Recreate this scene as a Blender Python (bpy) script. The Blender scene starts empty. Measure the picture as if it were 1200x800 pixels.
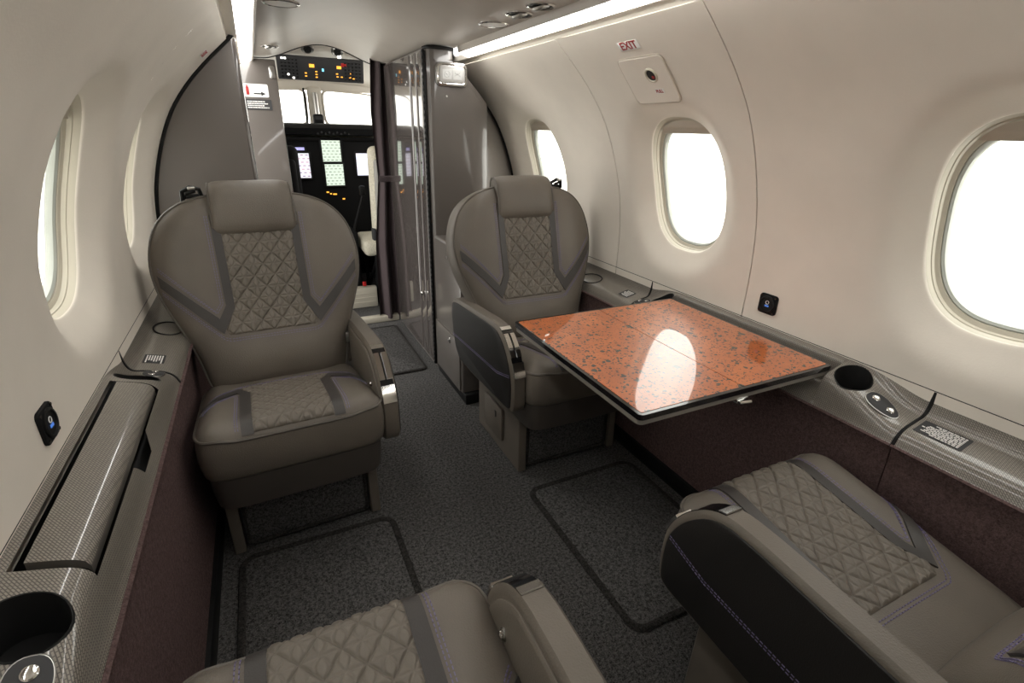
import bpy, bmesh, math, random
import numpy as np
from mathutils import Vector, Matrix
random.seed(7)
SC = bpy.context.scene
COL = SC.collection
PI = math.pi

# ------------------------------------------------------------------ materials
def mat(name, base=(.5, .5, .5), rough=.5, metal=0., coat=0., coat_rough=.05, spec=.5, emit=None, estr=0., sheen=0.):
    m = bpy.data.materials.new(name)
    m.use_nodes = True
    b = m.node_tree.nodes['Principled BSDF']
    b.inputs['Base Color'].default_value = (*base, 1)
    b.inputs['Roughness'].default_value = rough
    b.inputs['Metallic'].default_value = metal
    b.inputs['Coat Weight'].default_value = coat
    b.inputs['Coat Roughness'].default_value = coat_rough
    b.inputs['Specular IOR Level'].default_value = spec
    b.inputs['Sheen Weight'].default_value = sheen
    if emit:
        b.inputs['Emission Color'].default_value = (*emit, 1)
        b.inputs['Emission Strength'].default_value = estr
    return m

def nd(m, kind, **kw):
    n = m.node_tree.nodes.new(kind)
    for k, v in kw.items():
        if k in n.inputs: n.inputs[k].default_value = v
        else: setattr(n, k, v)
    return n

def lk(m, a, b): m.node_tree.links.new(a, b)
def bsdf(m): return m.node_tree.nodes['Principled BSDF']

def ramp(m, fac, stops, interp='LINEAR'):
    r = nd(m, 'ShaderNodeValToRGB')
    r.color_ramp.interpolation = interp
    e = r.color_ramp.elements
    while len(e) < len(stops): e.new(.5)
    for el, (p, c) in zip(e, stops):
        el.position = p; el.color = (*c, 1) if len(c) == 3 else c
    lk(m, fac, r.inputs[0])
    return r

def bump(m, height, strength=.3, dist=.001):
    b = nd(m, 'ShaderNodeBump')
    b.inputs['Strength'].default_value = strength
    b.inputs['Distance'].default_value = dist
    lk(m, height, b.inputs['Height'])
    lk(m, b.outputs[0], bsdf(m).inputs['Normal'])

def leather(name, base, rough=.45, scale=420, strength=.25, var=.08):
    m = mat(name, base, rough, spec=.45)
    tc = nd(m, 'ShaderNodeTexCoord')
    v = nd(m, 'ShaderNodeTexVoronoi', Scale=scale)
    lk(m, tc.outputs['Object'], v.inputs['Vector'])
    n = nd(m, 'ShaderNodeTexNoise', Scale=9., Detail=3.)
    lk(m, tc.outputs['Object'], n.inputs['Vector'])
    d = tuple(c * (1 - var) for c in base); h = tuple(min(1, c * (1 + var)) for c in base)
    r = ramp(m, n.outputs[0], [(.3, d), (.7, h)])
    lk(m, r.outputs[0], bsdf(m).inputs['Base Color'])
    bump(m, v.outputs[0], strength, .0012)
    return m

M = {}
M['leather'] = leather('taupe_leather', (.132, .113, .092), .5)
M['quilt'] = leather('quilted_leather', (.140, .121, .098), .52, 500, .2)
M['skirt'] = leather('dark_skirt_leather', (.060, .051, .044), .55, 420, .2)
M['band'] = leather('charcoal_leather', (.046, .041, .038), .42, 420, .15)
M['darkpanel'] = leather('dark_leather_panel', (.012, .0105, .0095), .55, 420, .2)
M['piping'] = leather('piping_leather', (.095, .082, .068), .45, 600, .1)
M['lavender'] = mat('lavender_thread', (.16, .138, .25), .6)
M['thread'] = mat('beige_thread', (.26, .22, .18), .6)
M['cream'] = leather('cream_wall_leather', (.75, .695, .615), .55, 260, .08, .03)
M['creamplastic'] = mat('cream_plastic', (.54, .50, .41), .4)
M['gasket'] = mat('grey_gasket', (.43, .45, .41), .4)
M['shade'] = mat('beige_blind', (.50, .44, .36), .6)
M['black'] = mat('black_rubber', (.007, .007, .007), .5, spec=.25)
M['gloss_black'] = mat('gloss_black', (.006, .006, .007), .12, coat=.6)
M['chrome'] = mat('chrome', (.75, .74, .72), .12, 1.)
M['steel'] = mat('satin_steel', (.45, .44, .42), .3, 1.)
M['white'] = mat('white_plate', (.78, .77, .74), .5)
M['red'] = mat('red_ink', (.35, .02, .02), .5)
M['inkblack'] = mat('black_ink', (.015, .015, .015), .5)
M['ceiling'] = leather('ceiling_fabric', (.46, .42, .375), .38, 300, .05, .03)
M['cove'] = mat('cove_plastic', (.76, .71, .63), .45)
M['strip'] = mat('light_diffuser', (.9, .9, .88), .4, emit=(1, .985, .95), estr=9.)
M['sky'] = mat('lit_sign', (.42, .42, .40), .5, emit=(1, .98, .94), estr=.22)
M['panel'] = mat('grey_lacquer', (.128, .113, .102), .30, coat=.7, coat_rough=.06)
M['doorgloss'] = mat('gloss_lacquer', (.085, .073, .068), .12, coat=1., coat_rough=.015, spec=.8)
M['curtain'] = mat('plum_curtain', (.046, .032, .034), .9)
M['cockpitblack'] = mat('cockpit_black', (.006, .006, .0065), .7, spec=.2)
M['cockpitgrey'] = mat('cockpit_grey', (.040, .040, .042), .55, spec=.3)
M['amber'] = mat('amber_lamp', (.3, .1, .01), .4, emit=(1., .42, .05), estr=1.6)
M['whitelamp'] = mat('white_lamp', (.8, .8, .8), .4, emit=(1, .98, .92), estr=3.)
M['bluelamp'] = mat('blue_lamp', (.1, .4, .6), .4, emit=(.25, .75, 1.), estr=1.2)
M['greenlamp'] = mat('green_lamp', (.1, .4, .2), .4, emit=(.1, .6, .25), estr=.08)
M['usbblue'] = mat('blue_led', (.05, .12, .5), .4, emit=(.12, .35, 1.), estr=.35)
M['seatshell'] = mat('seat_shell', (.27, .26, .24), .6)
M['signface'] = mat('sign_face', (.50, .49, .47), .5)
M['redlamp'] = mat('red_mark', (.5, .02, .02), .4)

# carpet
def carpet(name, lo, hi):
    m = mat(name, hi, .95, spec=.1)
    tc = nd(m, 'ShaderNodeTexCoord')
    n1 = nd(m, 'ShaderNodeTexNoise', Scale=330., Detail=3., Roughness=.7)
    n2 = nd(m, 'ShaderNodeTexNoise', Scale=130., Detail=4., Roughness=.7)
    for n in (n1, n2): lk(m, tc.outputs['Object'], n.inputs['Vector'])
    a = nd(m, 'ShaderNodeMath', operation='MULTIPLY_ADD'); a.inputs[1].default_value = .5
    lk(m, n1.outputs[0], a.inputs[0])
    h = nd(m, 'ShaderNodeMath', operation='MULTIPLY'); h.inputs[1].default_value = .5
    lk(m, n2.outputs[0], h.inputs[0]); lk(m, h.outputs[0], a.inputs[2])
    r = ramp(m, a.outputs[0], [(.40, lo), (.60, hi)])
    lk(m, r.outputs[0], bsdf(m).inputs['Base Color'])
    bump(m, n1.outputs[0], .7, .004)
    return m
M['carpet'] = carpet('charcoal_carpet', (.014, .0135, .0132), (.158, .153, .149))
M['binding'] = carpet('carpet_binding', (.012, .0115, .011), (.060, .056, .052))
M['maroon'] = carpet('maroon_fabric', (.072, .046, .045), (.150, .100, .095))
M['fleece'] = carpet('sheepskin', (.52, .48, .38), (.74, .70, .58))

# woven console
def weave(name, a, b, su, sv):
    m = mat(name, a, .32, coat=.8, coat_rough=.02)
    uv = nd(m, 'ShaderNodeUVMap')
    mp = nd(m, 'ShaderNodeMapping'); mp.inputs['Scale'].default_value = (su, sv, 1); mp.inputs['Rotation'].default_value = (0, 0, .7)
    lk(m, uv.outputs[0], mp.inputs[0])
    br = nd(m, 'ShaderNodeTexBrick', offset=.5, squash=1.)
    br.inputs['Scale'].default_value = 1.; br.inputs['Brick Width'].default_value = 1.; br.inputs['Row Height'].default_value = .5
    br.inputs['Mortar Size'].default_value = .13; br.inputs['Mortar Smooth'].default_value = .6
    br.inputs['Color1'].default_value = (*a, 1); br.inputs['Color2'].default_value = (*[x * .85 for x in a], 1)
    br.inputs['Mortar'].default_value = (*b, 1)
    lk(m, mp.outputs[0], br.inputs['Vector'])
    lk(m, br.outputs[0], bsdf(m).inputs['Base Color'])
    return m
M['weave'] = weave('woven_carbon', (.285, .257, .22), (.088, .079, .069), 165, 165)
M['plaincon'] = mat('console_lacquer', (.21, .19, .165), .3, coat=.7)

# granite
def granite():
    m = mat('orange_granite', (.6, .2, .1), .35, coat=1., coat_rough=.012)
    bsdf(m).inputs['Coat IOR'].default_value = 1.52
    tc = nd(m, 'ShaderNodeTexCoord')
    nz = nd(m, 'ShaderNodeTexNoise', Scale=14., Detail=6., Roughness=.65)
    lk(m, tc.outputs['Object'], nz.inputs['Vector'])
    base = ramp(m, nz.outputs[0], [(.30, (.38, .088, .017)), (.52, (.49, .122, .024)), (.72, (.57, .165, .042))])
    wob = nd(m, 'ShaderNodeTexNoise', Scale=95., Detail=3.)
    lk(m, tc.outputs['Object'], wob.inputs['Vector'])
    mixv = nd(m, 'ShaderNodeVectorMath', operation='MULTIPLY_ADD')
    mixv.inputs[1].default_value = (.011, .011, .011)
    lk(m, wob.outputs['Color'], mixv.inputs[0]); lk(m, tc.outputs['Object'], mixv.inputs[2])
    prev = base.outputs[0]
    for sc, thr, colr in ((210., .50, (.05, .028, .02)), (125., .52, (.03, .022, .018)), (62., .36, (.030, .026, .020)), (34., .30, (.045, .045, .034))):
        v = nd(m, 'ShaderNodeTexVoronoi', Scale=sc); v.inputs['Randomness'].default_value = 1.
        lk(m, mixv.outputs[0], v.inputs['Vector'])
        sep = nd(m, 'ShaderNodeSeparateColor'); lk(m, v.outputs['Color'], sep.inputs[0])
        t = nd(m, 'ShaderNodeMath', operation='MULTIPLY_ADD'); t.inputs[1].default_value = thr * 1.7; t.inputs[2].default_value = -thr * .72
        lk(m, sep.outputs[0], t.inputs[0])
        ls = nd(m, 'ShaderNodeMath', operation='LESS_THAN'); lk(m, v.outputs[0], ls.inputs[0]); lk(m, t.outputs[0], ls.inputs[1])
        mx = nd(m, 'ShaderNodeMix', data_type='RGBA'); lk(m, ls.outputs[0], mx.inputs[0])
        lk(m, prev, mx.inputs[6]); mx.inputs[7].default_value = (*colr, 1)
        prev = mx.outputs[2]
    lk(m, prev, bsdf(m).inputs['Base Color'])
    return m
M['granite'] = granite()

# glass pane
def glass():
    m = bpy.data.materials.new('window_glass'); m.use_nodes = True
    nt = m.node_tree; nt.nodes.clear()
    out = nt.nodes.new('ShaderNodeOutputMaterial')
    mix = nt.nodes.new('ShaderNodeMixShader'); tr = nt.nodes.new('ShaderNodeBsdfTransparent'); gl = nt.nodes.new('ShaderNodeBsdfGlossy')
    tr.inputs[0].default_value = (.97, .975, .96, 1); gl.inputs['Roughness'].default_value = .02
    fr = nt.nodes.new('ShaderNodeFresnel'); ge = nt.nodes.new('ShaderNodeNewGeometry'); mrr = nt.nodes.new('ShaderNodeMapRange')
    mrr.inputs[3].default_value = 1.45; mrr.inputs[4].default_value = 1 / 1.45
    nt.links.new(ge.outputs['Backfacing'], mrr.inputs[0]); nt.links.new(mrr.outputs[0], fr.inputs[0])
    nt.links.new(fr.outputs[0], mix.inputs[0]); nt.links.new(tr.outputs[0], mix.inputs[1]); nt.links.new(gl.outputs[0], mix.inputs[2])
    nt.links.new(mix.outputs[0], out.inputs[0])
    return m
M['glass'] = glass()

# avionics screens
def screen(name, bg, c1, c2, sx, sy, strength):
    m = bpy.data.materials.new(name); m.use_nodes = True
    b = bsdf(m); b.inputs['Base Color'].default_value = (.02, .02, .02, 1); b.inputs['Roughness'].default_value = .2
    uv = nd(m, 'ShaderNodeUVMap')
    mp = nd(m, 'ShaderNodeMapping'); mp.inputs['Scale'].default_value = (sx, sy, 1); lk(m, uv.outputs[0], mp.inputs[0])
    br = nd(m, 'ShaderNodeTexBrick', offset=.35); br.inputs['Scale'].default_value = 1.
    br.inputs['Brick Width'].default_value = 1.; br.inputs['Row Height'].default_value = .6; br.inputs['Mortar Size'].default_value = .24
    br.inputs['Color1'].default_value = (*c1, 1); br.inputs['Color2'].default_value = (*c2, 1); br.inputs['Mortar'].default_value = (*bg, 1)
    lk(m, mp.outputs[0], br.inputs['Vector'])
    lk(m, br.outputs[0], b.inputs['Emission Color']); b.inputs['Emission Strength'].default_value = strength
    return m
M['scr_pfd'] = screen('flight_screen', (.86, .85, .95), (.16, .13, .26), (.78, .40, .44), 3.6, 4.2, 1.0)
M['scr_mfd'] = screen('systems_screen', (.80, .92, .76), (.12, .20, .12), (.42, .46, .34), 4.3, 4.2, .9)
M['scr_map'] = screen('map_screen', (.82, .84, 1.), (.75, .78, .95), (.9, .62, .5), 3, 4, 1.25)
M['scr_strip'] = screen('strip_screen', (.45, .42, .85), (.9, .9, 1.), (.7, .7, 1.), 3, 2, 1.0)

# ------------------------------------------------------------------ mesh helpers
class MB:
    def __init__(s): s.v = []; s.f = []; s.uv = None
    def add(s, v, f):
        o = len(s.v); s.v += [tuple(p) for p in v]; s.f += [tuple(i + o for i in q) for q in f]; return s
    def box(s, c, d, bev=0., seg=2, M4=None):
        bm = bmesh.new(); bmesh.ops.create_cube(bm, size=1.)
        bmesh.ops.scale(bm, vec=d, verts=bm.verts)
        if bev: bmesh.ops.bevel(bm, geom=bm.edges[:], offset=bev, segments=seg, affect='EDGES', profile=.5)
        bmesh.ops.translate(bm, vec=c, verts=bm.verts)
        if M4 is not None: bmesh.ops.transform(bm, matrix=M4, verts=bm.verts)
        bm.verts.index_update()
        s.add([v.co[:] for v in bm.verts], [[v.index for v in f.verts] for f in bm.faces]); bm.free(); return s
    def loft(s, rings, closed=True, caps=(True, True)):
        n = len(rings[0]); v = [p for r in rings for p in r]; f = []
        m = n if closed else n - 1
        for i in range(len(rings) - 1):
            for j in range(m):
                k = (j + 1) % n
                f.append((i * n + j, i * n + k, (i + 1) * n + k, (i + 1) * n + j))
        if caps[0]: f.append(tuple(range(n))[::-1])
        if caps[1]: f.append(tuple((len(rings) - 1) * n + j for j in range(n)))
        return s.add(v, f)
    def tube(s, path, r, n=8, closed=False, squash=None):
        path = [Vector(p) for p in path]; rings = []; L = len(path); up = None
        for i, p in enumerate(path):
            a = path[i - 1] if (i > 0 or closed) else p; b = path[(i + 1) % L] if (i < L - 1 or closed) else p
            t = (b - a).normalized()
            if up is None: up = Vector((0, 0, 1)) if abs(t.z) < .9 else Vector((1, 0, 0))
            x = t.cross(up).normalized(); y = x.cross(t).normalized(); up = y
            rr = r[i] if isinstance(r, (list, tuple)) else r
            rings.append([tuple(p + x * math.cos(q) * rr + y * math.sin(q) * rr * (squash or 1)) for q in [2 * PI * k / n for k in range(n)]])
        if closed: rings.append(rings[0]); return s.loft(rings, True, (False, False))
        return s.loft(rings)
    def plate(s, pts, z0, z1, bev=.0, M4=None, dome=0.):
        """closed 2D outline extruded z0..z1 with a small bevel on the top rim"""
        c = np.mean(np.array(pts), 0)
        def ring(z, inset):
            out = []
            for (x, y) in pts:
                d = math.hypot(x - c[0], y - c[1]); k = 1 - inset / max(d, 1e-6)
                out.append((c[0] + (x - c[0]) * k, c[1] + (y - c[1]) * k, z))
            return out
        rings = [ring(z0, 0)]
        if bev: rings += [ring(z1 - bev, 0), ring(z1 - bev * .3, bev * .3), ring(z1, bev)]
        else: rings += [ring(z1, 0)]
        v = [p for r in rings for p in r]
        if M4 is not None: rings = [[tuple(M4 @ Vector(p)) for p in r] for r in rings]
        return s.loft(rings)
    def lathe(s, prof, n=28, M4=None, caps=(True, True)):
        rings = [[(r * math.cos(2 * PI * k / n), r * math.sin(2 * PI * k / n), z) for k in range(n)] for r, z in prof]
        if M4 is not None: rings = [[tuple(M4 @ Vector(p)) for p in r] for r in rings]
        return s.loft(rings, True, caps)
    def build(s, name, m, parent=None, angle=38, off=(0, 0, 0)):
        me = bpy.data.meshes.new(name)
        me.from_pydata([(p[0] - off[0], p[1] - off[1], p[2] - off[2]) for p in s.v], [], s.f)
        bm = bmesh.new(); bm.from_mesh(me)
        bmesh.ops.recalc_face_normals(bm, faces=bm.faces)
        bm.to_mesh(me); bm.free()
        return finish(name, me, m, parent, angle)

def finish(name, me, m, parent=None, angle=38):
    me.shade_smooth(); me.set_sharp_from_angle(angle=math.radians(angle))
    me.materials.append(m if not isinstance(m, str) else M[m])
    o = bpy.data.objects.new(name, me); COL.objects.link(o)
    if parent: o.parent = parent
    return o

def thing(name, label, cat, loc=(0, 0, 0), rz=0, group=None):
    o = bpy.data.objects.new(name, None); COL.objects.link(o); o.empty_display_size = .05
    o.location = loc; o.rotation_euler = (0, 0, rz); o['label'] = label; o['category'] = cat
    if group: o['group'] = group
    return o
def tag(o, label, cat, group=None):
    o['label'] = label; o['category'] = cat
    if group: o['group'] = group
    return o
def struct(o): o['kind'] = 'structure'; return o

def rrect(w, d, r, n=6, cx=0, cy=0):
    pts = []
    for sx, sy, a0 in ((1, 1, 0), (-1, 1, 90), (-1, -1, 180), (1, -1, 270)):
        for k in range(n + 1):
            a = math.radians(a0 + 90 * k / n)
            pts.append((cx + sx * (w / 2 - r) + r * math.cos(a), cy + sy * (d / 2 - r) + r * math.sin(a)))
    return pts

def patch(poly, fn, step, h, base=-.003):
    """2D polygon cut on a grid and laid on the surface fn(x, y, d); h is a height or a function of (x, y)"""
    bm = bmesh.new()
    bm.faces.new([bm.verts.new((x, y, 0)) for x, y in poly])
    xs = [p[0] for p in poly]; ys = [p[1] for p in poly]
    for ax, lo, hi in ((0, min(xs), max(xs)), (1, min(ys), max(ys))):
        k = math.floor(lo / step) + 1
        while k * step < hi - 1e-5:
            co = [0, 0, 0]; co[ax] = k * step; no = [0, 0, 0]; no[ax] = 1
            bmesh.ops.bisect_plane(bm, geom=bm.verts[:] + bm.edges[:] + bm.faces[:], plane_co=co, plane_no=no, dist=1e-6)
            k += 1
    hf = h if callable(h) else (lambda x, y: h)
    be = [e for e in bm.edges if len(e.link_faces) == 1]
    ext = bmesh.ops.extrude_edge_only(bm, edges=be)
    low = {v for v in ext['geom'] if isinstance(v, bmesh.types.BMVert)}
    bm.verts.index_update()
    mb = MB()
    mb.v = [tuple(fn(v.co.x, v.co.y, base if v in low else hf(v.co.x, v.co.y))) for v in bm.verts]
    mb.f = [[v.index for v in f.verts] for f in bm.faces]
    bm.free(); return mb

def stitch(mb, path, fn, d=.0012, dash=.0048, gap=.0026, w=.0007):
    P = [np.array(p, float) for p in path]
    seg = [(P[i], P[i + 1]) for i in range(len(P) - 1)]
    for a, b in seg:
        L = np.linalg.norm(b - a)
        if L < 1e-6: continue
        t = (b - a) / L; n = np.array([-t[1], t[0]]); s = .001
        while s < L - .002:
            e = min(s + dash, L)
            p, q = a + t * s, a + t * e
            top = [fn(*(p + n * w), d), fn(*(q + n * w), d), fn(*(q - n * w), d), fn(*(p - n * w), d)]
            bot = [fn(*(p + n * w * 1.3), d - .0025), fn(*(q + n * w * 1.3), d - .0025), fn(*(q - n * w * 1.3), d - .0025), fn(*(p - n * w * 1.3), d - .0025)]
            mb.add(top + bot, [(0, 1, 2, 3), (0, 4, 5, 1), (1, 5, 6, 2), (2, 6, 7, 3), (3, 7, 4, 0)])
            s += dash + gap
    return mb

def text_mesh(body, size, M4, name, m, parent, depth=.0004, bold=0.):
    cu = bpy.data.curves.new(name, 'FONT'); cu.body = body; cu.size = size; cu.align_x = 'CENTER'; cu.align_y = 'CENTER'
    cu.extrude = depth; cu.offset = bold
    t = bpy.data.objects.new(name + '_source', cu); COL.objects.link(t)
    bpy.context.view_layer.update()
    dg = bpy.context.evaluated_depsgraph_get()
    me = bpy.data.meshes.new_from_object(t.evaluated_get(dg))
    bpy.data.objects.remove(t); bpy.data.curves.remove(cu)
    me.transform(M4); me.name = name
    me.materials.clear(); me.materials.append(M[m])
    o = bpy.data.objects.new(name, me); COL.objects.link(o); o.parent = parent
    return o

def frame(o, x, y, z):
    return Matrix(((x[0], y[0], z[0], o[0]), (x[1], y[1], z[1], o[1]), (x[2], y[2], z[2], o[2]), (0, 0, 0, 1)))

def sstep(a, b, x):
    t = min(1, max(0, (x - a) / (b - a))); return t * t * (3 - 2 * t)

# ------------------------------------------------------------------ cabin cross-section
PZ = np.array([.56, .60, .64, .68, .72, .76, .80, .85, .90, .95, 1.0, 1.06, 1.10, 1.14, 1.18, 1.21, 1.24, 1.27, 1.295])
PXr = np.array([.737, .738, .7385, .738, .7365, .733, .7285, .720, .7065, .690, .671, .643, .6195, .590, .556, .527, .496, .462, .434])
_zz = np.linspace(.56, 1.295, 400); _xx = np.interp(_zz, PZ, PXr)
_k = np.exp(-np.linspace(-2, 2, 41) ** 2); _k /= _k.sum()
_ext = np.concatenate([2 * _xx[0] - _xx[1:21][::-1], _xx, 2 * _xx[-1] - _xx[-21:-1][::-1]])
_xx = np.convolve(_ext, _k, 'valid')
_ss = np.concatenate([[0], np.cumsum(np.hypot(np.diff(_zz), np.diff(_xx)))])
SMAX = _ss[-1]
def Wz(z): return float(np.interp(z, _zz, _xx))
def s_of_z(z): return float(np.interp(z, _zz, _ss))
def prof(s):
    x = float(np.interp(s, _ss, _xx)); z = float(np.interp(s, _ss, _zz))
    e = .004
    tx = float(np.interp(s + e, _ss, _xx) - np.interp(s - e, _ss, _xx)); tz = float(np.interp(s + e, _ss, _zz) - np.interp(s - e, _ss, _zz))
    l = math.hypot(tx, tz) or 1; return x, z, tx / l, tz / l          # outward normal = (tz, -tx)
def wall_pt(y, s, d, side):
    x, z, tx, tz = prof(s)
    return (side * (x + tz * d), y, z - tx * d)
def wall_frame(y, z, side, d=0.):
    s = s_of_z(z); x, zz, tx, tz = prof(s)
    o = wall_pt(y, s, d, side)
    up = (side * tx, 0, tz); n = (-side * tz, 0, tx); ax = (0, -side, 0)
    return frame(o, ax, up, n)

WS = s_of_z(.897)                 # window centre along the profile
HW, HH, HE = .147, .191, 2.6      # hole half width, half height, exponent
def hole(th, k=1.):
    c, s = math.cos(th), math.sin(th)
    r = (abs(c / HW) ** HE + abs(s / HH) ** HE) ** (-1 / HE)
    return r * c * k, r * s * k
FD = .042
def flare(dist):
    t = min(1., dist / .085)
    return FD * (.62 * (1 - sstep(0, 1, t)) + .38 * (1 - math.sqrt(max(0, 1 - (1 - t) ** 2))))
NA = 96
def bay(mb, yc, y0, y1, side, s0=0., s1=SMAX):
    angs = [2 * PI * k / NA for k in range(NA)]
    for cy in (y0 - yc, y1 - yc):
        for cs in (s0 - WS, s1 - WS): angs.append(math.atan2(cs, cy) % (2 * PI))
    angs = sorted(set(round(a, 6) for a in angs))
    ts = [0, .004, .010, .018, .03, .05, .08, .12, .17, .23, .3, .4, .5, .6, .7, .8, .9, 1.]
    rings = []
    for t in ts:
        ring = []
        for a in angs:
            hy, hs = hole(a); c, s = math.cos(a), math.sin(a)
            k = 1e9
            if c > 1e-9: k = min(k, (y1 - yc) / c)
            if c < -1e-9: k = min(k, (y0 - yc) / c)
            if s > 1e-9: k = min(k, (s1 - WS) / s)
            if s < -1e-9: k = min(k, (s0 - WS) / s)
            qy, qs = k * c, k * s
            py, ps = hy + (qy - hy) * t, hs + (qs - hs) * t
            dist = math.hypot(py - hy, ps - hs)
            ring.append(wall_pt(yc + py, WS + ps, flare(dist), side))
        rings.append(ring)
    mb.loft(rings, True, (False, False))
def plain(mb, y0, y1, side, s0=0., s1=SMAX, ny=2):
    rings = [[wall_pt(y0 + (y1 - y0) * j / ny, s0 + (s1 - s0) * i / 30, 0, side) for i in range(31)] for j in range(ny + 1)]
    mb.loft(rings, False, (False, False))
def edge_return(mb, y, side, d=.012):
    mb.loft([[wall_pt(y, SMAX * i / 30, 0, side) for i in range(31)], [wall_pt(y, SMAX * i / 30, d, side) for i in range(31)]], False, (False, False))

def window(n, yc, side):
    def ring(k, dx, follow=1.):
        out = []
        for i in range(NA):
            a = 2 * PI * i / NA; py, ps = hole(a, k)
            p = wall_pt(yc + py, WS + ps, FD, side)
            out.append((p[0] + side * dx, p[1], p[2]))
        return out
    mb = MB()
    mb.loft([ring(k, d) for k, d in ((1.0, 0), (.99, .004), (.982, .012), (.972, .013), (.965, .021), (.945, .023), (.925, .025), (.92, .034))], True, (False, False))
    w = struct(mb.build('window_%d' % n, 'creamplastic', angle=30))
    MB().loft([ring(k, d) for k, d in ((.925, .029), (.91, .027), (.885, .031), (.88, .044), (.925, .044), (.925, .029))], True, (False, False)).build('gasket', 'gasket', w)
    # pane with a little thickness
    g = MB()
    r0, r1 = ring(.89, .036), ring(.89, .040)
    c0 = np.mean(np.array(r0), 0); c1 = np.mean(np.array(r1), 0)
    def shrink(r, k, dx): 
        o = []
        for i in range(NA):
            a = 2 * PI * i / NA; py, ps = hole(a, .89 * k); p = wall_pt(yc + py, WS + ps, FD, side); o.append((p[0] + side * dx, p[1], p[2]))
        return o
    g.loft([shrink(r0, k, .036) for k in (.05, .35, .7, 1.)] + [shrink(r1, k, .040) for k in (1., .7, .35, .05)], True, (True, True))
    g.build('pane', 'glass', w)
    # pulled-up blind: the strip left showing at the top
    b = MB(); rows = []
    for fr in np.linspace(.80, .99, 6):
        row = []
        for i in range(13):
            ps = HH * .955 * fr
            half = HW * .955 * max(0, 1 - (fr) ** HE) ** (1 / HE)
            p = wall_pt(yc + half * (i / 6 - 1), WS + ps, FD, side)
            row.append((p[0] + side * (.016 + .003 * math.sin(fr * 40)), p[1], p[2]))
        rows.append(row)
    bk = [[(p[0] + side * .003, p[1], p[2]) for p in r] for r in rows]
    b.loft(rows + bk[::-1], False, (False, False)); b.build('blind', 'shade', w)
    return w

YB, YF = -1.25, 2.05
# right wall : aft panel, forward panel (one structure) and the hatch door between them
mb = MB()
plain(mb, YB, -.06, 1); bay(mb, .385, -.06, .8945, 1); edge_return(mb, .8945, 1)
bay(mb, 2.03, 1.4685, 2.36, 1); edge_return(mb, 1.4685, 1)
mb.loft([[wall_pt(yy, SMAX * i / 60, .0025, 1) for i in range(61)] for yy in (-.08, -.04)], False, (False, False))  # unseen backing strip added to stop light leaking through the panel joint
struct(mb.build('wall_right', 'cream', angle=60))
mb = MB(); bay(mb, 1.18, .8975, 1.4655, 1); edge_return(mb, .8975, 1); edge_return(mb, 1.4655, 1)
door1 = struct(mb.build('door_1', 'cream', angle=60))
mb = MB(); plain(mb, YB, -.04, -1); bay(mb, .37, -.04, .775, -1); bay(mb, 1.18, .775, 1.50, -1); bay(mb, 1.785, 1.50, YF + .03, -1)
for y in (-.04, .775, 1.50): mb.loft([[wall_pt(yy, SMAX * i / 60, .0025, -1) for i in range(61)] for yy in (y - .02, y + .02)], False, (False, False))  # unseen strips added behind the bay joints to stop light leaks
struct(mb.build('wall_left', 'cream', angle=60))
mb = MB()
for y in (.896, 1.467):
    mb.loft([[wall_pt(yy, SMAX * i / 30, .006, 1) for i in range(31)] for yy in (y - .03, y + .03)], False, (False, False))
struct(mb.build('trim_1', 'black'))
for n, (y, sd) in enumerate(((.385, 1), (1.18, 1), (2.03, 1), (.37, -1), (1.18, -1), (1.785, -1))): window(n + 1, y, sd)

# seams on top of the walls, coves, light strips
def extr(profile, y0, y1, ny=1):
    return [[(x, y0 + (y1 - y0) * j / ny, z) for x, z in profile] for j in range(ny + 1)]
for n, sd in ((2, 1), (3, -1)):
    pr = [(sd * .433, 1.2965), (sd * .436, 1.306), (sd * .430, 1.311), (sd * .424, 1.3085), (sd * .410, 1.306), (sd * .402, 1.306), (sd * .402, 1.325), (sd * .445, 1.325), (sd * .445, 1.2965)]
    mb = MB().loft(extr(pr, YB, 2.33 if sd > 0 else 2.93), True, (True, True))
    struct(mb.build('trim_%d' % n, 'cove', angle=25))
    pr = [(sd * .4005, 1.3065), (sd * .39, 1.3035), (sd * .37, 1.309), (sd * .356, 1.321), (sd * .354, 1.3255), (sd * .362, 1.331), (sd * .4005, 1.331)]
    y1 = 2.06 if sd > 0 else 2.88
    st = MB().loft(extr(pr, YB, y1), True, (True, True)).build('light_strip', 'strip', angle=50)
    tag(st, 'long white ceiling light strip above the %s' % ('right wall with the hatch cover' if sd > 0 else 'left wall, ending beyond the partition'), 'light')

# ceiling
def zc(x): return 1.338 + .074 * math.cos(PI / 2 * min(1, abs(x + .035) / .27)) ** 1.6
NX = 40
def crow(y, dz=0): return [(-.355 + .71 * i / NX, y, zc(-.355 + .71 * i / NX) + dz) for i in range(NX + 1)]
mb = MB(); mb.loft([crow(YB), crow(0), crow(1), crow(2), crow(2.93), crow(2.93, .02), crow(YB, .02)], False, (False, False))
struct(mb.build('ceiling', 'ceiling'))
mb = MB(); mb.tube([(x, 2.934, z + .002) for x, _, z in crow(0)], .006, 6)
struct(mb.build('trim_4', 'black'))

for n, sd in ((12, 1), (13, -1)):  # added lips that keep the strips' grazing light off the ceiling
    struct(MB().loft(extr([(sd * .347, 1.3225), (sd * .350, 1.3175), (sd * .355, 1.3175), (sd * .3565, 1.322), (sd * .3565, 1.343), (sd * .345, 1.341)], YB, 2.06 if sd > 0 else 2.9)).build('trim_%d' % n, 'ceiling'))
# floor
mb = MB(); mb.box((0, 1.4, -.03), (1.5, 5.4, .06)); struct(mb.build('floor', 'carpet'))
# back wall, far behind the camera
mb = MB(); mb.box((0, YB - .03, .7), (1.6, .05, 1.5), .01); struct(mb.build('wall_back', 'cream'))

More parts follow.
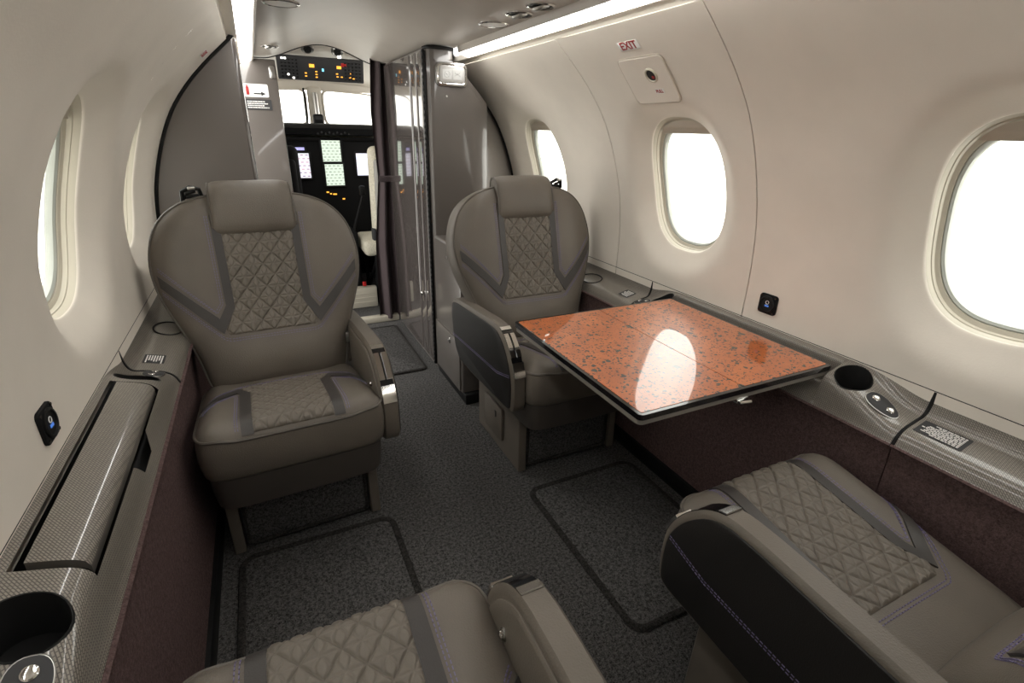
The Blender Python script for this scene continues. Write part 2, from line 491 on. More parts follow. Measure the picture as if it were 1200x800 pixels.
# ------------------------------------------------------------------ side consoles and lower panels
LOWP = [(.7405, .5905), (.7385, .575), (.735, .556), (.729, .543), (.720, .537), (.705, .534), (.685, .529), (.669, .524), (.657, .517), (.649, .507), (.644, .495), (.640, .490)]
HIP = [(.7405, .5905), (.738, .5885), (.732, .587), (.722, .584), (.712, .581), (.700, .5775), (.685, .573), (.672, .568), (.661, .560), (.653, .545), (.6455, .505), (.640, .490)]
SLOT = [(.7405, .5905), (.738, .5885), (.730, .587), (.722, .5855), (.716, .584), (.7145, .560), (.712, .528), (.690, .522), (.670, .520), (.655, .516), (.6455, .505), (.640, .490)]
def raise_k(y): return sstep(.425, .575, y) * (1 - sstep(1.115, 1.265, y))
def con_profile(y, slot=False):
    k = raise_k(y)
    A = np.array(LOWP); B = np.array(SLOT if slot else HIP)
    return A * (1 - k) + B * k
def fine(pr, n=5):
    """smooth the 12-point profile with a Catmull-Rom"""
    P = [2 * pr[0] - pr[1]] + list(pr) + [2 * pr[-1] - pr[-2]]; out = []
    for i in range(1, len(P) - 2):
        for k in range(n):
            t = k / n; p0, p1, p2, p3 = P[i - 1], P[i], P[i + 1], P[i + 2]
            out.append(.5 * (2 * p1 + (p2 - p0) * t + (2 * p0 - 5 * p1 + 4 * p2 - p3) * t * t + (3 * p1 - p0 - 3 * p2 + p3) * t ** 3))
    out.append(P[-2]); return np.array(out)

def cup_circle(cx, cy, r, n): return [(cx + r * math.cos(2 * PI * k / n), cy + r * math.sin(2 * PI * k / n)) for k in range(n)]

def console_mesh(side, y0, y1, holes, slot_range=None, lidhole=None):
    """sheet over (profile index, y) plus a bottom return; the cup holes are cut with round edges, UVs in metres"""
    ys = list(np.arange(y0, y1, .012)) + [y1]
    if slot_range: ys = sorted(set([y for y in ys if all(abs(y - q) > .004 for q in slot_range)] + [slot_range[0] - .001, slot_range[0], slot_range[1], slot_range[1] + .001]))
    bm = bmesh.new(); uvl = bm.loops.layers.uv.new('UVMap')
    rows = []; arcs = []
    for y in ys:
        sl = bool(slot_range and slot_range[0] <= y <= slot_range[1])
        pr = fine(con_profile(y, sl)); arc = np.concatenate([[0], np.cumsum(np.hypot(*np.diff(pr, axis=0).T))])
        rows.append([bm.verts.new((side * p[0], y, p[1])) for p in pr]); arcs.append(arc)
    uvd = {}
    for j, r in enumerate(rows):
        for i, v in enumerate(r): uvd[v] = (ys[j], arcs[j][i])
    for j in range(len(rows) - 1):
        for i in range(len(rows[0]) - 1):
            bm.faces.new((rows[j][i], rows[j][i + 1], rows[j + 1][i + 1], rows[j + 1][i]))
    for f in bm.faces:
        for l in f.loops: l[uvl].uv = uvd[l.vert]
    # cut round / rounded openings seen from above
    for pts in holes:
        pts = [(side * x, y) for x, y in pts]
        cx = sum(p[0] for p in pts) / len(pts); cy = sum(p[1] for p in pts) / len(pts)
        R = max(math.hypot(p[0] - cx, p[1] - cy) for p in pts) + .02
        for a, b in zip(pts, pts[1:] + pts[:1]):
            e = Vector((b[0] - a[0], b[1] - a[1], 0)); nrm = Vector((e.y, -e.x, 0))
            if nrm.length < 1e-9: continue
            geom = [f for f in bm.faces if (f.calc_center_median().xy - Vector((cx, cy))).length < R + .03]
            ed = {x for f in geom for x in f.edges}; vd = {x for f in geom for x in f.verts}
            bmesh.ops.bisect_plane(bm, geom=list(vd) + list(ed) + geom, plane_co=(a[0], a[1], 0), plane_no=nrm.normalized(), dist=1e-6)
        def inside(p):
            ins = False
            for a, b in zip(pts, pts[1:] + pts[:1]):
                if (a[1] > p.y) != (b[1] > p.y) and p.x < (b[0] - a[0]) * (p.y - a[1]) / (b[1] - a[1]) + a[0]: ins = not ins
            return ins
        kill = [f for f in bm.faces if inside(f.calc_center_median())]
        bmesh.ops.delete(bm, geom=kill, context='FACES')
    me = bpy.data.meshes.new('console'); 
    bmesh.ops.recalc_face_normals(bm, faces=bm.faces); bm.to_mesh(me); bm.free()
    return me

def con_z(x, y, slot=False):
    pr = fine(con_profile(y, slot)); o = np.argsort(pr[:, 0]); return float(np.interp(abs(x), pr[o, 0], pr[o, 1]))
def con_pt(side, x, y, d=0.):
    z = con_z(x, y); zx = (con_z(x + .004, y) - con_z(x - .004, y)) / .008; zy = (con_z(x, y + .004) - con_z(x, y - .004)) / .008
    n = Vector((-zx, -zy, 1)).normalized(); return Vector((side * (x + n.x * d), y + n.y * d, z + n.z * d))
def con_frame(side, x, y, d=0.):
    o = con_pt(side, x, y, d); a = con_pt(side, x - .01, y) - con_pt(side, x + .01, y); b = con_pt(side, x, y + .01) - con_pt(side, x, y - .01)
    t = b.normalized(); n = a.cross(b).normalized()
    if n.z < 0: n = -n
    u = t.cross(n); return frame(o, u, t, n)

CUPR = .036
def placard_lines(fr, w, h, parent, rows=7, mcol='white', seed=1):
    rnd = random.Random(seed); mb = MB()
    for i in range(rows):
        y = h / 2 - h * (i + .8) / (rows + .6); x = -w / 2 + .004
        L = w * rnd.uniform(.6, .95); 
        while x < -w / 2 + L:
            ww = rnd.uniform(.003, .009); mb.box((x + ww / 2, y, .0008), (ww, h / (rows + .6) * .52, .0006), M4=fr); x += ww + .0016
    return mb.build('lettering', mcol, parent)

AFT, MID0, MID1, FWD = -.30, .4225, 1.2625, 2.03
def console(side):
    nm = 'right' if side > 0 else 'left'
    for seg in ('aft', 'mid', 'fwd'):
        if seg == 'aft': y0, y1, lab = AFT, MID0 - .0035, 'woven taupe side ledge section with a text placard at the %s rear seat' % nm
        if seg == 'mid': y0, y1, lab = MID0, MID1, ('woven taupe side ledge section with cup holder, behind the orange table' if side > 0 else 'woven taupe side ledge section with cup holder and long stowage lid')
        if seg == 'fwd': y0, y1, lab = MID1 + .0035, FWD, 'forward woven side ledge section with placard beside the %s forward seat' % nm
        holes = []; sr = None
        if seg == 'mid':
            cya = .552 if side > 0 else .542
            holes = [cup_circle(.695, cya, CUPR, 28), cup_circle(.695, 1.165, CUPR, 28)]
            if side < 0: holes.append([(.7265, .612), (.7265, 1.115), (.6545, 1.115), (.654, .955), (.648, .93), (.648, .865), (.6535, .84), (.6535, .612)])
            else: sr = (.594, 1.130)
        me = console_mesh(side, y0, y1, holes, sr)
        root = thing('side_ledge', lab, 'ledge', (side * .69, (y0 + y1) / 2, .49))
        me.transform(Matrix.Translation((-side * .69, -(y0 + y1) / 2, -.49)))
        finish('ledge_top', me, 'weave', root, 50)
        off = root.location
        def fr(x, y, d=0.):
            f = con_frame(side, x, y, d).copy(); f.translation = f.translation - off; return f
        # black joint lips at the section ends and along the wall
        for y, on in ((y0, seg != 'aft'), (y1, seg != 'fwd')):
            if on:
                pr = fine(con_profile(y, False))
                MB().tube([(side * p[0], y + (.001 if y == y1 else -.001), p[1] - .0012) for p in pr], .0032, 6).build('joint_strip', 'black', root, off=off)
        # inner body that closes the ledge below
        body = MB()
        pr = [(.736, .532), (.736, .44), (.656, .44), (.655, .497), (.668, .506), (.70, .517)]
        body.loft([[(side * x, y, z) for x, z in pr] for y in (y0 + .002, y1 - .002)], True); body.build('inner_tray', 'black', root, off=off)
        if seg == 'mid':
            for cy in (cya, 1.165):
                c = MB(); zt = con_z(.695, cy)
                rim = [con_pt(side, .695 + CUPR * 1.0 * math.cos(2 * PI * k / 28), cy + CUPR * math.sin(2 * PI * k / 28), .0005) for k in range(28)]
                def rr(k, dz, flat=None):
                    cc = sum(rim, Vector()) / 28
                    return [tuple((cc + (p - cc) * k) + Vector((0, 0, dz))) if flat is None else (cc.x + (p.x - cc.x) * k, cc.y + (p.y - cc.y) * k, flat) for p in rim]
                c.loft([rr(1.03, -.0012), rr(1.0, .0004), rr(.965, 0), rr(.95, -.004), rr(.93, 0, zt - .062), rr(.9, 0, zt - .066), rr(.02, 0, zt - .066)], True, (False, True))
                c.build('cup_holder', 'gloss_black' if False else 'black', root, off=off)
            for cy in (.478, 1.238):
                cp = MB(); pts = []
                for k in range(36):
                    a = 2 * PI * k / 36; pts.append((.0195 * math.copysign(abs(math.cos(a)) ** .8, math.cos(a)) * (1 + .18 * math.sin(a)), .034 * math.sin(a)))
                f = fr(.684, cy, .0002); cp.plate(pts, 0, .0035, .0012, M4=f)
                pl = cp.build('control_plate', 'cockpitgrey', root)
                rg = MB(); rg.tube([tuple(f @ Vector((x, y, .0015))) for x, y in pts], .0014, 6, closed=True); rg.build('bezel', 'steel', pl)
                for by in (-.017, .017):
                    kn = MB(); kn.lathe([(.0075, .003), (.0075, .0052), (.006, .0062), (.0045, .0055), (.001, .0055)], 20, M4=f @ Matrix.Translation((.001, by, 0))); kn.build('button', 'chrome', pl)
        if seg == 'aft' or seg == 'fwd':
            y = .370 if seg == 'aft' else 1.335
            f = fr(.694, y, .0004)
            pb = MB(); pb.plate(rrect(.042, .080 if seg == 'aft' else .05, .002, 2), 0, .0005, M4=f)
            p = pb.build('placard', 'cockpitgrey', root)
            f2 = f @ Matrix.Rotation(PI / 2 * (1 if side > 0 else -1) , 4, 'Z')
            placard_lines(f2, (.074 if seg == 'aft' else .046), .038, p, 9 if seg == 'aft' else 7, 'white', 3 + side)
        if seg == 'fwd':
            f = fr(.69, 1.55, .001); c = MB(); c.tube([tuple(f @ Vector((.034 * math.cos(a), .05 * math.sin(a), 0))) for a in [2 * PI * k / 32 for k in range(32)]], .002, 6, closed=True)
            c.build('lid_seam', 'black', root)
        if seg == 'mid' and side < 0:
            lid = MB(); rows = []
            for y in np.linspace(.622, 1.108, 30):
                row = []
                for t in np.linspace(0, 1, 16):
                    x = .7145 + (.6590 - .7145) * t
                    row.append((x, y, con_z(x, y)))
                rows.append(row)
            bm = bmesh.new(); uvl = bm.loops.layers.uv.new('UVMap')
            top = [[bm.verts.new((side * x - off.x, y - off.y, z + .0025 - .010 * max(0, (.663 - x) / .006) ** 2 - off.z)) for x, y, z in r] for r in rows]
            bot = [[bm.verts.new((v.co.x, v.co.y, v.co.z - .012)) for v in r] for r in top]
            for j in range(29):
                for i in range(15):
                    f = bm.faces.new((top[j][i], top[j][i + 1], top[j + 1][i + 1], top[j + 1][i]))
                    bm.faces.new((bot[j][i], bot[j + 1][i], bot[j + 1][i + 1], bot[j][i + 1]))
                    for l in f.loops: l[uvl].uv = (l.vert.co.y, l.vert.co.x)
            for j in range(29):
                bm.faces.new((top[j][0], top[j + 1][0], bot[j + 1][0], bot[j][0])); bm.faces.new((top[j][15], bot[j][15], bot[j + 1][15], top[j + 1][15]))
            for i in range(15):
                bm.faces.new((top[0][i], bot[0][i], bot[0][i + 1], top[0][i + 1])); bm.faces.new((top[29][i], top[29][i + 1], bot[29][i + 1], bot[29][i]))
            bmesh.ops.recalc_face_normals(bm, faces=bm.faces)
            me = bpy.data.meshes.new('stowage_lid'); bm.to_mesh(me); bm.free()
            finish('stowage_lid', me, 'weave', root, 50)
for sd in (1, -1): console(sd)

# wall seam lip above the ledge, lower maroon panels, kick strips
for n, sd in ((5, 1), (6, -1)):
    mb = MB(); mb.tube([(sd * .7390, y, .591) for y in (AFT, 0, 1, FWD)], .0018, 6); struct(mb.build('trim_%d' % n, 'black'))
def lower(side):
    def prf(y, bulge):
        return [(.636, .4915), (.641, .4945), (.646, .488), (.649, .470), (.651, .44), (.654, .36), (.656, .25), (.653, .12), (.650, .055), (.666, .055), (.668, .12), (.671, .25), (.669, .36), (.655, .438), (.652, .475), (.648, .4915)]
    for y0, y1 in ((AFT, MID0 - .001), (MID0 + .001, MID1 - .001), (MID1 + .001, FWD)):
        mb = MB(); mb.loft([[(side * x, y, z) for x, z in prf(y, 0)] for y in (y0, y0 + .003, y1 - .003, y1)], True)
        o = mb.build('wall_%s_lower' % ('right' if side > 0 else 'left'), 'maroon'); struct(o)
    mb = MB(); mb.box((side * .685, (AFT + FWD) / 2, .026), (.09, FWD - AFT, .056), .004); struct(mb.build('baseboard_%s' % ('right' if side > 0 else 'left'), 'black'))
for sd in (1, -1):
    lower(sd)
    mb = MB(); mb.box((sd * .79, (YB + 2.06) / 2, .31), (.03, 2.06 - YB, .66), .004); mb.box((sd * .765, (YB + 2.06) / 2, .605), (.05, 2.06 - YB, .02), .004)  # unseen slabs added to block sky light through the ledge gaps
    struct(mb.build('wall_%s_outer' % ('right' if sd > 0 else 'left'), 'black'))

# ------------------------------------------------------------------ seats
CW, CL, CN = .209, .225, 9.        # cushion half width, half length, exponent
def cr(x, w): return ((abs(x) / CW) ** CN + (abs(w - CL) / CL) ** CN) ** (1 / CN)
def cz(x, w):
    z = .430 - .19 * max(0, w - .02) - .010 * max(0, 1 - w / .06) ** 2
    z += .010 * (1 - (x / CW) ** 2) * (.4 + w)
    z += .008 * math.exp(-((abs(x) - .165) / .03) ** 2)
    return z - .024 * min(1.05, cr(x, w)) ** 13
def cush(x, w, d=0.):
    e = .003; zx = (cz(x + e, w) - cz(x - e, w)) / (2 * e); zw = (cz(x, w + e) - cz(x, w - e)) / (2 * e)
    n = Vector((-zx, -zw, 1)).normalized()
    return (x + n.x * d, w - .24 + n.y * d, cz(x, w) + n.z * d)
def couter(n=96):
    return [((abs(math.cos(a)) ** (2 / CN)) * math.copysign(1, math.cos(a)) * CW, (abs(math.sin(a)) ** (2 / CN)) * math.copysign(1, math.sin(a)) * CL + CL) for a in [2 * PI * (k + .5) / n for k in range(n)]]

BY0 = .115; RA = math.atan(.14 / .5); RSN, RCS = math.sin(RA), math.cos(RA)
BZ0 = .355
HZ = np.array([.34, .41, .46, .514, .567, .62, .672, .725, .79, .83, .855, .872, .882])
HWD = 1.035 * np.array([.176, .186, .196, .212, .233, .252, .2615, .260, .243, .214, .175, .13, .06])
def bhw(z): return float(np.interp(z, HZ, HWD))
# closed outline of the backrest in (x, z)
_side = [(bhw(z), z) for z in np.linspace(.352, .882, 48)]
OUT = [(x, z) for x, z in _side] + [(-x, z) for x, z in _side[::-1]]
def smooth_closed(P, it=3, fixed=0):
    P = np.array(P)
    for _ in range(it): P = .25 * np.roll(P, 1, 0) + .5 * P + .25 * np.roll(P, -1, 0)
    return [tuple(p) for p in P]
def resample(P, n):
    P = np.array(P + [P[0]]); s = np.concatenate([[0], np.cumsum(np.hypot(*np.diff(P, axis=0).T))]); t = np.linspace(0, s[-1], n, endpoint=False)
    return list(zip(np.interp(t, s, P[:, 0]), np.interp(t, s, P[:, 1])))
OUT = smooth_closed(resample(OUT, 120), 4)
BC = (0., .62)
_oa = np.array([math.atan2(z - BC[1], x - BC[0]) for x, z in OUT]); _or = np.array([math.hypot(x - BC[0], z - BC[1]) for x, z in OUT])
_o = np.argsort(_oa); _oa = _oa[_o]; _or = _or[_o]
def brad(x, z):
    a = math.atan2(z - BC[1], x - BC[0]); R = float(np.interp(a, _oa, _or, period=2 * PI)); return math.hypot(x, z - BC[1]) / R
def bd(x, z):
    d = .014 * math.exp(-((abs(x) - .175) / .06) ** 2) * sstep(.40, .55, z) + .020 * math.exp(-((z - .43) / .08) ** 2) * math.exp(-(x / .16) ** 4)
    r = min(brad(x, z), 1.03)
    return d - .030 * r ** 14
def BP(x, z, d):
    h = (z - BZ0) / math.cos(RA); return (x, BY0 + h * RSN - d * RCS, BZ0 + h * RCS + d * RSN)
def back(x, z, d=0.): return BP(x, z, bd(x, z) + d)

def quilt_h(x, y, a=.052, b=.060, amp=.0047):
    u, v = x / a, y / b
    def li(t): return abs(t - round(t))
    L = 1 / math.hypot(1 / a, 1 / b)
    d1 = li(u + v) * L; d2 = li(u - v) * L
    # leaf curves between the nodes
    ph = (v % 1.); par = math.floor(v)
    uu = u
    d3 = min(abs(((uu - .16 * math.sin(PI * ((v * 2) % 1.)) + .25) % .5) - .25) * a, abs(((uu + .16 * math.sin(PI * ((v * 2) % 1.)) + .25) % .5) - .25) * a)
    d4 = li(v * 2) / 2 * b
    g = lambda d, w: math.exp(-(d / w) ** 2)
    m = min(d1, d2)
    depth = max(g(d1, .0016), g(d2, .0016), .6 * g(d3, .0015), .6 * g(d4, .0015))
    return .0012 + amp * (min(1, m / .012) ** .7) * .45 + amp * .55 - amp * .75 * depth

QCACHE = {}
def quilt_panel(key, fn, widths, y0, parent, step):
    ys_, hw_ = [w[0] for w in widths], [w[1] for w in widths]
    if key not in QCACHE:
        nx = int(2 * max(hw_) / step); ny = int((ys_[-1] - ys_[0]) / step)
        V = []
        for j in range(ny + 1):
            y = ys_[0] + (ys_[-1] - ys_[0]) * j / ny; hw = float(np.interp(y, ys_, hw_))
            fy = min(1, (y - ys_[0]) / .006, (ys_[-1] - y) / .006)
            for i in range(nx + 1):
                t = 2 * i / nx - 1; x = t * hw; e = max(0., min(1, (1 - abs(t)) * hw / .005, fy))
                h = quilt_h(x, y - y0) * (.25 + .75 * e) if e > 0 else -.003
                V.append(tuple(fn(x, y, h)))
        Fs = [(j * (nx + 1) + i, j * (nx + 1) + i + 1, (j + 1) * (nx + 1) + i + 1, (j + 1) * (nx + 1) + i) for j in range(ny) for i in range(nx)]
        me = bpy.data.meshes.new(key); me.from_pydata(V, [], Fs); me.shade_smooth(); me.materials.append(M['quilt']); QCACHE[key] = me
    o = bpy.data.objects.new('quilted_panel', QCACHE[key]); COL.objects.link(o); o.parent = parent
    return o
def mirror(p): return [(-x, y) for x, y in p[::-1]]

def seat(label, X, Y, face_aft, s, arm=True, group=None, rz=0.):
    """s = side of the aisle armrest in the seat's own frame, in which the seat faces -y"""
    root = thing('cabin_armchair', label, 'seat', (X, Y, 0), rz if face_aft else PI + rz, group)
    global RSN, RCS, BY0
    ra, BY0 = (RA, .115) if face_aft else (.42, .150)
    RSN, RCS = math.sin(ra), math.cos(ra)
    # base
    mb = MB(); mb.box((0, .085, .115), (.335, .36, .215), .008)
    base = mb.build('base', 'leather', root)
    for sd in (-1, 1):
        lm = MB(); pr = [(-.140, .006), (-.100, .006), (-.02, .006), (.20, .006), (.20, .225), (-.135, .225)]
        lm.loft([[(sd * .178 + dx, y + (.003 if abs(dx) > .012 else 0), z) for y, z in pr] for dx in (-.0135, -.011, .011, .0135)], True)
        lm.build('base_side', 'leather', root)
    fp = MB(); fp.box((0, -.118, .098), (.322, .012, .17), .003); fpo = fp.build('carpet_panel', 'carpet', root)
    bd_ = MB(); bd_.tube([(x, -.126, z) for x, z in [(p[0], p[1] + .098) for p in rrect(.312, .165, .012, 3)]], .006, 6, closed=True); bd_.build('binding', 'binding', fpo)
    dw = MB(); dw.box((s * .196, .055, .115), (.010, .145, .125), .003); dr = dw.build('side_drawer', 'leather', root)
    dh = MB(); dh.box((s * .202, .03, .14), (.003, .012, .022), .001); dh.build('pull_tab', 'band', dr)
    sk = MB(); rings = []
    for z, k, f in ((.203, .93, .03), (.208, .945, .02), (.25, .965, .006), (.30, .97, 0.)):
        rings.append([(x * k, (w - CL) * k + CL - .24 + f * .3, z) for x, w in couter(72)])
    sk.loft(rings, True); sk.build('seat_skirt', 'skirt', root)
    # cushion
    co = couter(96); rings = []
    for k in (.0, .2, .4, .55, .68, .78, .86, .91, .95, .975, .99, 1.0):
        kk = max(k, .01)
        rings.append([cush(x * kk, (w - CL) * kk + CL) for x, w in co])
    side = []
    for dz, k in ((.004, 1.003), (.012, 1.010), (.03, 1.022), (.055, 1.026), (.080, 1.020), (.100, 1.006), (.108, .985), (.110, .95)):
        ring = []
        for x, w in co:
            zt = cz(x, w); zb = .298 - .10 * max(0, w - .05); q = dz / .110
            ring.append((x * k, (w - CL) * k + CL - .24, zt + (zb - zt) * q))
        side.append(ring)
    cm = MB(); cm.loft(rings + side, True, (True, True)); cu = cm.build('seat_cushion', 'leather', root, 50)
    pp = MB(); pp.tube([(x * 1.002, (w - CL) * 1.002 + CL - .24, cz(x, w) + .0005) for x, w in co], .0036, 6, closed=True); pp.build('piping', 'piping', cu)
    quilt_panel('cushion_quilt', cush, [(.006, .090), (.236, .090), (.280, .113), (.302, .105)], .12, cu, .0016)
    band = [(.088, .005), (.088, .237), (.117, .294), (.200, .192), (.201, .165), (.119, .256), (.113, .240), (.113, .005)]
    for b in (band, mirror(band)): patch(b, cush, .012, .0036).build('accent_band', 'band', cu)
    for sg in (1, -1):
        for o in (.006, .0115):
            stitch(MB(), [(sg * (.113 + o), .012), (sg * (.113 + o), .236 - o), (sg * (.121 + o * .6), .250 - o), (sg * .198, .166 - o * 1.5)], cush).build('stitching', 'lavender', cu)
    for q in ([(.199, .201), (.120, .304), (.108, .3125)], [(.199, .208), (.123, .310), (.110, .318)]):
        stitch(MB(), q + mirror(q), cush).build('stitching', 'lavender', cu)
    # backrest
    rings = []
    for k in (.01, .2, .4, .55, .68, .78, .86, .91, .945, .97, .985, 1.0):
        rings.append([back(x * k, (z - BC[1]) * k + BC[1]) for x, z in OUT])
    for k, d in ((1.012, -.045), (1.016, -.065), (1.012, -.09), (.99, -.112), (.95, -.122), (.6, -.128), (.01, -.13)):
        rings.append([BP(x * k, (z - BC[1]) * k + BC[1], d) for x, z in OUT])
    bm_ = MB(); bm_.loft(rings, True); bk = bm_.build('backrest', 'leather', root, 50)
    pp = MB(); pp.tube([back(x * .99, (z - BC[1]) * .99 + BC[1], .0004) for x, z in OUT], .0034, 6, closed=True); pp.build('piping', 'piping', bk)
    quilt_panel('back_quilt_%d' % face_aft, back, [(.506, .113), (.522, .120), (.580, .091), (.790, .091)], .506, bk, .0016 if face_aft else .005)
    bb = [(.089, .82), (.089, .578), (.126, .512), (.252, .648), (.254, .679), (.130, .553), (.110, .586), (.110, .82)]
    for b in (bb, mirror(bb)): patch(b, back, .012, .0036).build('accent_band', 'band', bk)
    for sg in (1, -1):
        for o in (.006, .0115):
            stitch(MB(), [(sg * (.110 + o), .82), (sg * (.110 + o), .588 + o * .4), (sg * (.131 + o * .5), .561 + o), (sg * .251, .683 + o * 1.3)], back).build('stitching', 'lavender', bk)
    for o in (0, .006):
        q = [(.25, .636 - o), (.127, .502 - o), (.112, .496 - o)]
        stitch(MB(), q + mirror(q), back).build('stitching', 'lavender', bk)
    # headrest roll
    rings = []; n = 24
    for i, t in enumerate(np.linspace(-1, 1, 17)):
        e = (1 - abs(t) ** 10) ** .5 if abs(t) < 1 else .0
        ring = []
        e = max(.72, 1 - .28 * abs(t) ** 8)
        for k in range(n):
            a = 2 * PI * k / n
            ca, sa = math.cos(a), math.sin(a)
            hx = .046 * math.copysign(abs(ca) ** .62, ca) * e; hz = .074 * math.copysign(abs(sa) ** .72, sa) * (1 - .08 * (1 - e) / .28)
            d = -.022 + hx - .016 * max(0, sa) ** 3 * (1 if ca > 0 else .2)
            ring.append(BP(t * (.105 - .004 * sa), .838 + hz, d))
        rings.append(ring)
    hm = MB(); hm.loft(rings, True); hr = hm.build('headrest', 'leather', root, 60)
    for t, r_ in ((1, rings[-1]), (-1, rings[0])):
        MB().tube([(p[0] - t * .0005, p[1], p[2]) for p in r_], .003, 6, closed=True).build('piping', 'piping', hr)
    # shoulder belt guide on the outboard side of the backrest top
    ox = -s * .142
    bg = MB(); bg.tube([BP(ox + dx, z, d) for dx, z, d in ((-.022, .862, -.03), (-.020, .885, -.02), (0, .894, -.012), (.020, .890, -.02), (.024, .868, -.03))], .006, 8)
    bg.box((0, 0, 0), (.046, .02, .012), .004, M4=Matrix.Translation(BP(ox, .876, -.04)))
    bg.tube([BP(ox - .012, .878, -.01), BP(ox + .012, .884, -.008)], .0045, 8)
    bgo = bg.build('belt_guide', 'black', root)
    bc = MB(); bc.box((0, 0, 0), (.018, .006, .008), .002, M4=Matrix.Translation(BP(ox + .004, .890, -.002))); bc.build('belt_tongue', 'steel', bgo)
    # armrest on the aisle side
    A = [(.325, .43), (.318, .470), (.30, .486), (.25, .493), (.10, .504), (-.02, .513), (-.075, .514), (-.105, .508), (-.135, .490), (-.165, .460), (-.188, .425), (-.202, .39), (-.206, .35), (-.204, .29), (-.198, .276), (-.18, .270), (.12, .258), (.24, .262), (.29, .30), (.31, .36)]
    A = resample(smooth_closed(resample(A, 90), 1), 90)
    ac = np.mean(np.array(A), 0)
    def aring(xx, ins):
        out = []
        for i, (y, z) in enumerate(A):
            p = np.array(A[i - 1]); q = np.array(A[(i + 1) % len(A)]); t = (q - p) / np.linalg.norm(q - p); nn = np.array([-t[1], t[0]])
            if np.dot(nn, ac - np.array([y, z])) < 0: nn = -nn
            out.append((xx, y + nn[0] * ins, z + nn[1] * ins))
        return out
    x0, x1 = .2075, .2525
    am = MB(); am.loft([aring(s * xx, i) for xx, i in ((x0, .012), (x0 + .001, .006), (x0 + .006, 0), (x1 - .006, 0), (x1 - .001, .006), (x1, .012))], True)
    ar = am.build('armrest', 'leather', root, 40)
    # dark panel outside with a double stitched line, padded panel inside
    def side_poly(ins, cut=None):
        r = [(p[1], p[2]) for p in aring(0, ins)]
        return r
    P = [(y, z) for y, z in side_poly(.0125)]
    dm = MB(); dm.loft([[(s * (x1 + dx), ac[0] + (y - ac[0]) * k, ac[1] + (z - ac[1]) * k) for y, z in P] for dx, k in ((-.002, 1), (.0022, 1), (.0032, .99))], True)
    dp = dm.build('outer_panel', 'darkpanel', ar)
    fo = lambda y, z, d: (s * (x1 + .0032 + d), y, z)
    for o in (0, .006): stitch(MB(), [(-.185, .395 - o), (-.10, .372 - o), (.30, .352 - o)], fo, d=.0006, w=.0008).build('stitching', 'lavender', dp)
    im = MB(); Pi = [(y, z) for y, z in side_poly(.019)]
    im.loft([[(s * (x0 - dx), ac[0] + (y - ac[0]) * k, ac[1] + (z - ac[1]) * k) for y, z in Pi] for dx, k in ((-.002, 1), (.002, .998), (.0042, .975), (.005, .93))], True)
    ip = im.build('inner_panel', 'leather', ar)
    f = frame((s * (x0 - .005), -.120, .415), (0, 1, 0), (0, 0, 1), (-s, 0, 0))
    kb = MB(); kb.lathe([(.0095, -.002), (.0095, .001), (.0075, .002), (.0065, .001), (.006, .005), (.004, .0065), (.0005, .0068)], 20, M4=f); kb.build('button', 'chrome', ar)
    # recline handle let into the front slope
    path = [(y, z) for y, z in A if y < -.085 and z > .36]
    path = sorted(path, key=lambda p: -p[1])
    xc = s * (x0 + x1) / 2
    def strip(nm, hw0, hw1, lift, i0, i1, m, par, depth=.004):
        pts = path[i0:i1]; rings = []
        for i, (y, z) in enumerate(pts):
            a = pts[max(0, i - 1)]; b = pts[min(len(pts) - 1, i + 1)]
            t = Vector((0, b[0] - a[0], b[1] - a[1])).normalized(); nn = Vector((0, t.z, -t.y)) if t.z < 0 else Vector((0, -t.z, t.y))
            if nn.z < 0 and nn.y > 0: nn = -nn
            if nn.y > 0: nn = -nn
            p = Vector((0, y, z))
            rings.append([(xc + hw0, *(p + nn * (lift - depth)).yz), (xc + hw0, *(p + nn * lift).yz), (xc + hw1, *(p + nn * lift).yz), (xc + hw1, *(p + nn * (lift - depth)).yz)])
        return MB().loft(rings, True).build(nm, m, par)
    n_ = len(path)
    hd = strip('handle_plate', -.0165, .0165, .0012, 0, n_ - 1, 'gloss_black', ar)
    if face_aft:
        strip('handle_rail', -.0165, -.003, .0045, 2, n_ - 5, 'chrome', hd, .005); strip('handle_rail', .003, .0165, .0045, 2, n_ - 5, 'chrome', hd, .005)
    strip('handle_bar', -.0175, .0175, .006, n_ - 5, n_ - 1, 'chrome', hd, .006); strip('handle_bar', -.0165, .0165, .0035, 0, 2, 'chrome', hd, .004)
    # lap belt anchor between cushion and armrest
    lb = MB(); lb.box((s * .198, .165, .40), (.010, .022, .07), .003); lo = lb.build('belt_strap', 'piping', root)
    lt = MB(); lt.box((s * .199, .160, .448), (.014, .020, .034), .004); lt.build('belt_buckle', 'steel', lo)
    return root
seat('taupe leather seat facing the camera, at the left ledge, forward', -.424, 1.35, True, 1, rz=.04, group='cabin armchairs')
seat('taupe leather seat facing the camera, standing behind the orange table', .415, 1.35, True, -1, group='cabin armchairs')
seat('near left taupe seat, only its cushion and armrest showing at the bottom edge', -.402, .308, False, -1, group='cabin armchairs')
seat('near right taupe seat with dark armrest side, below the right ledge', .41, .305, False, 1, group='cabin armchairs')

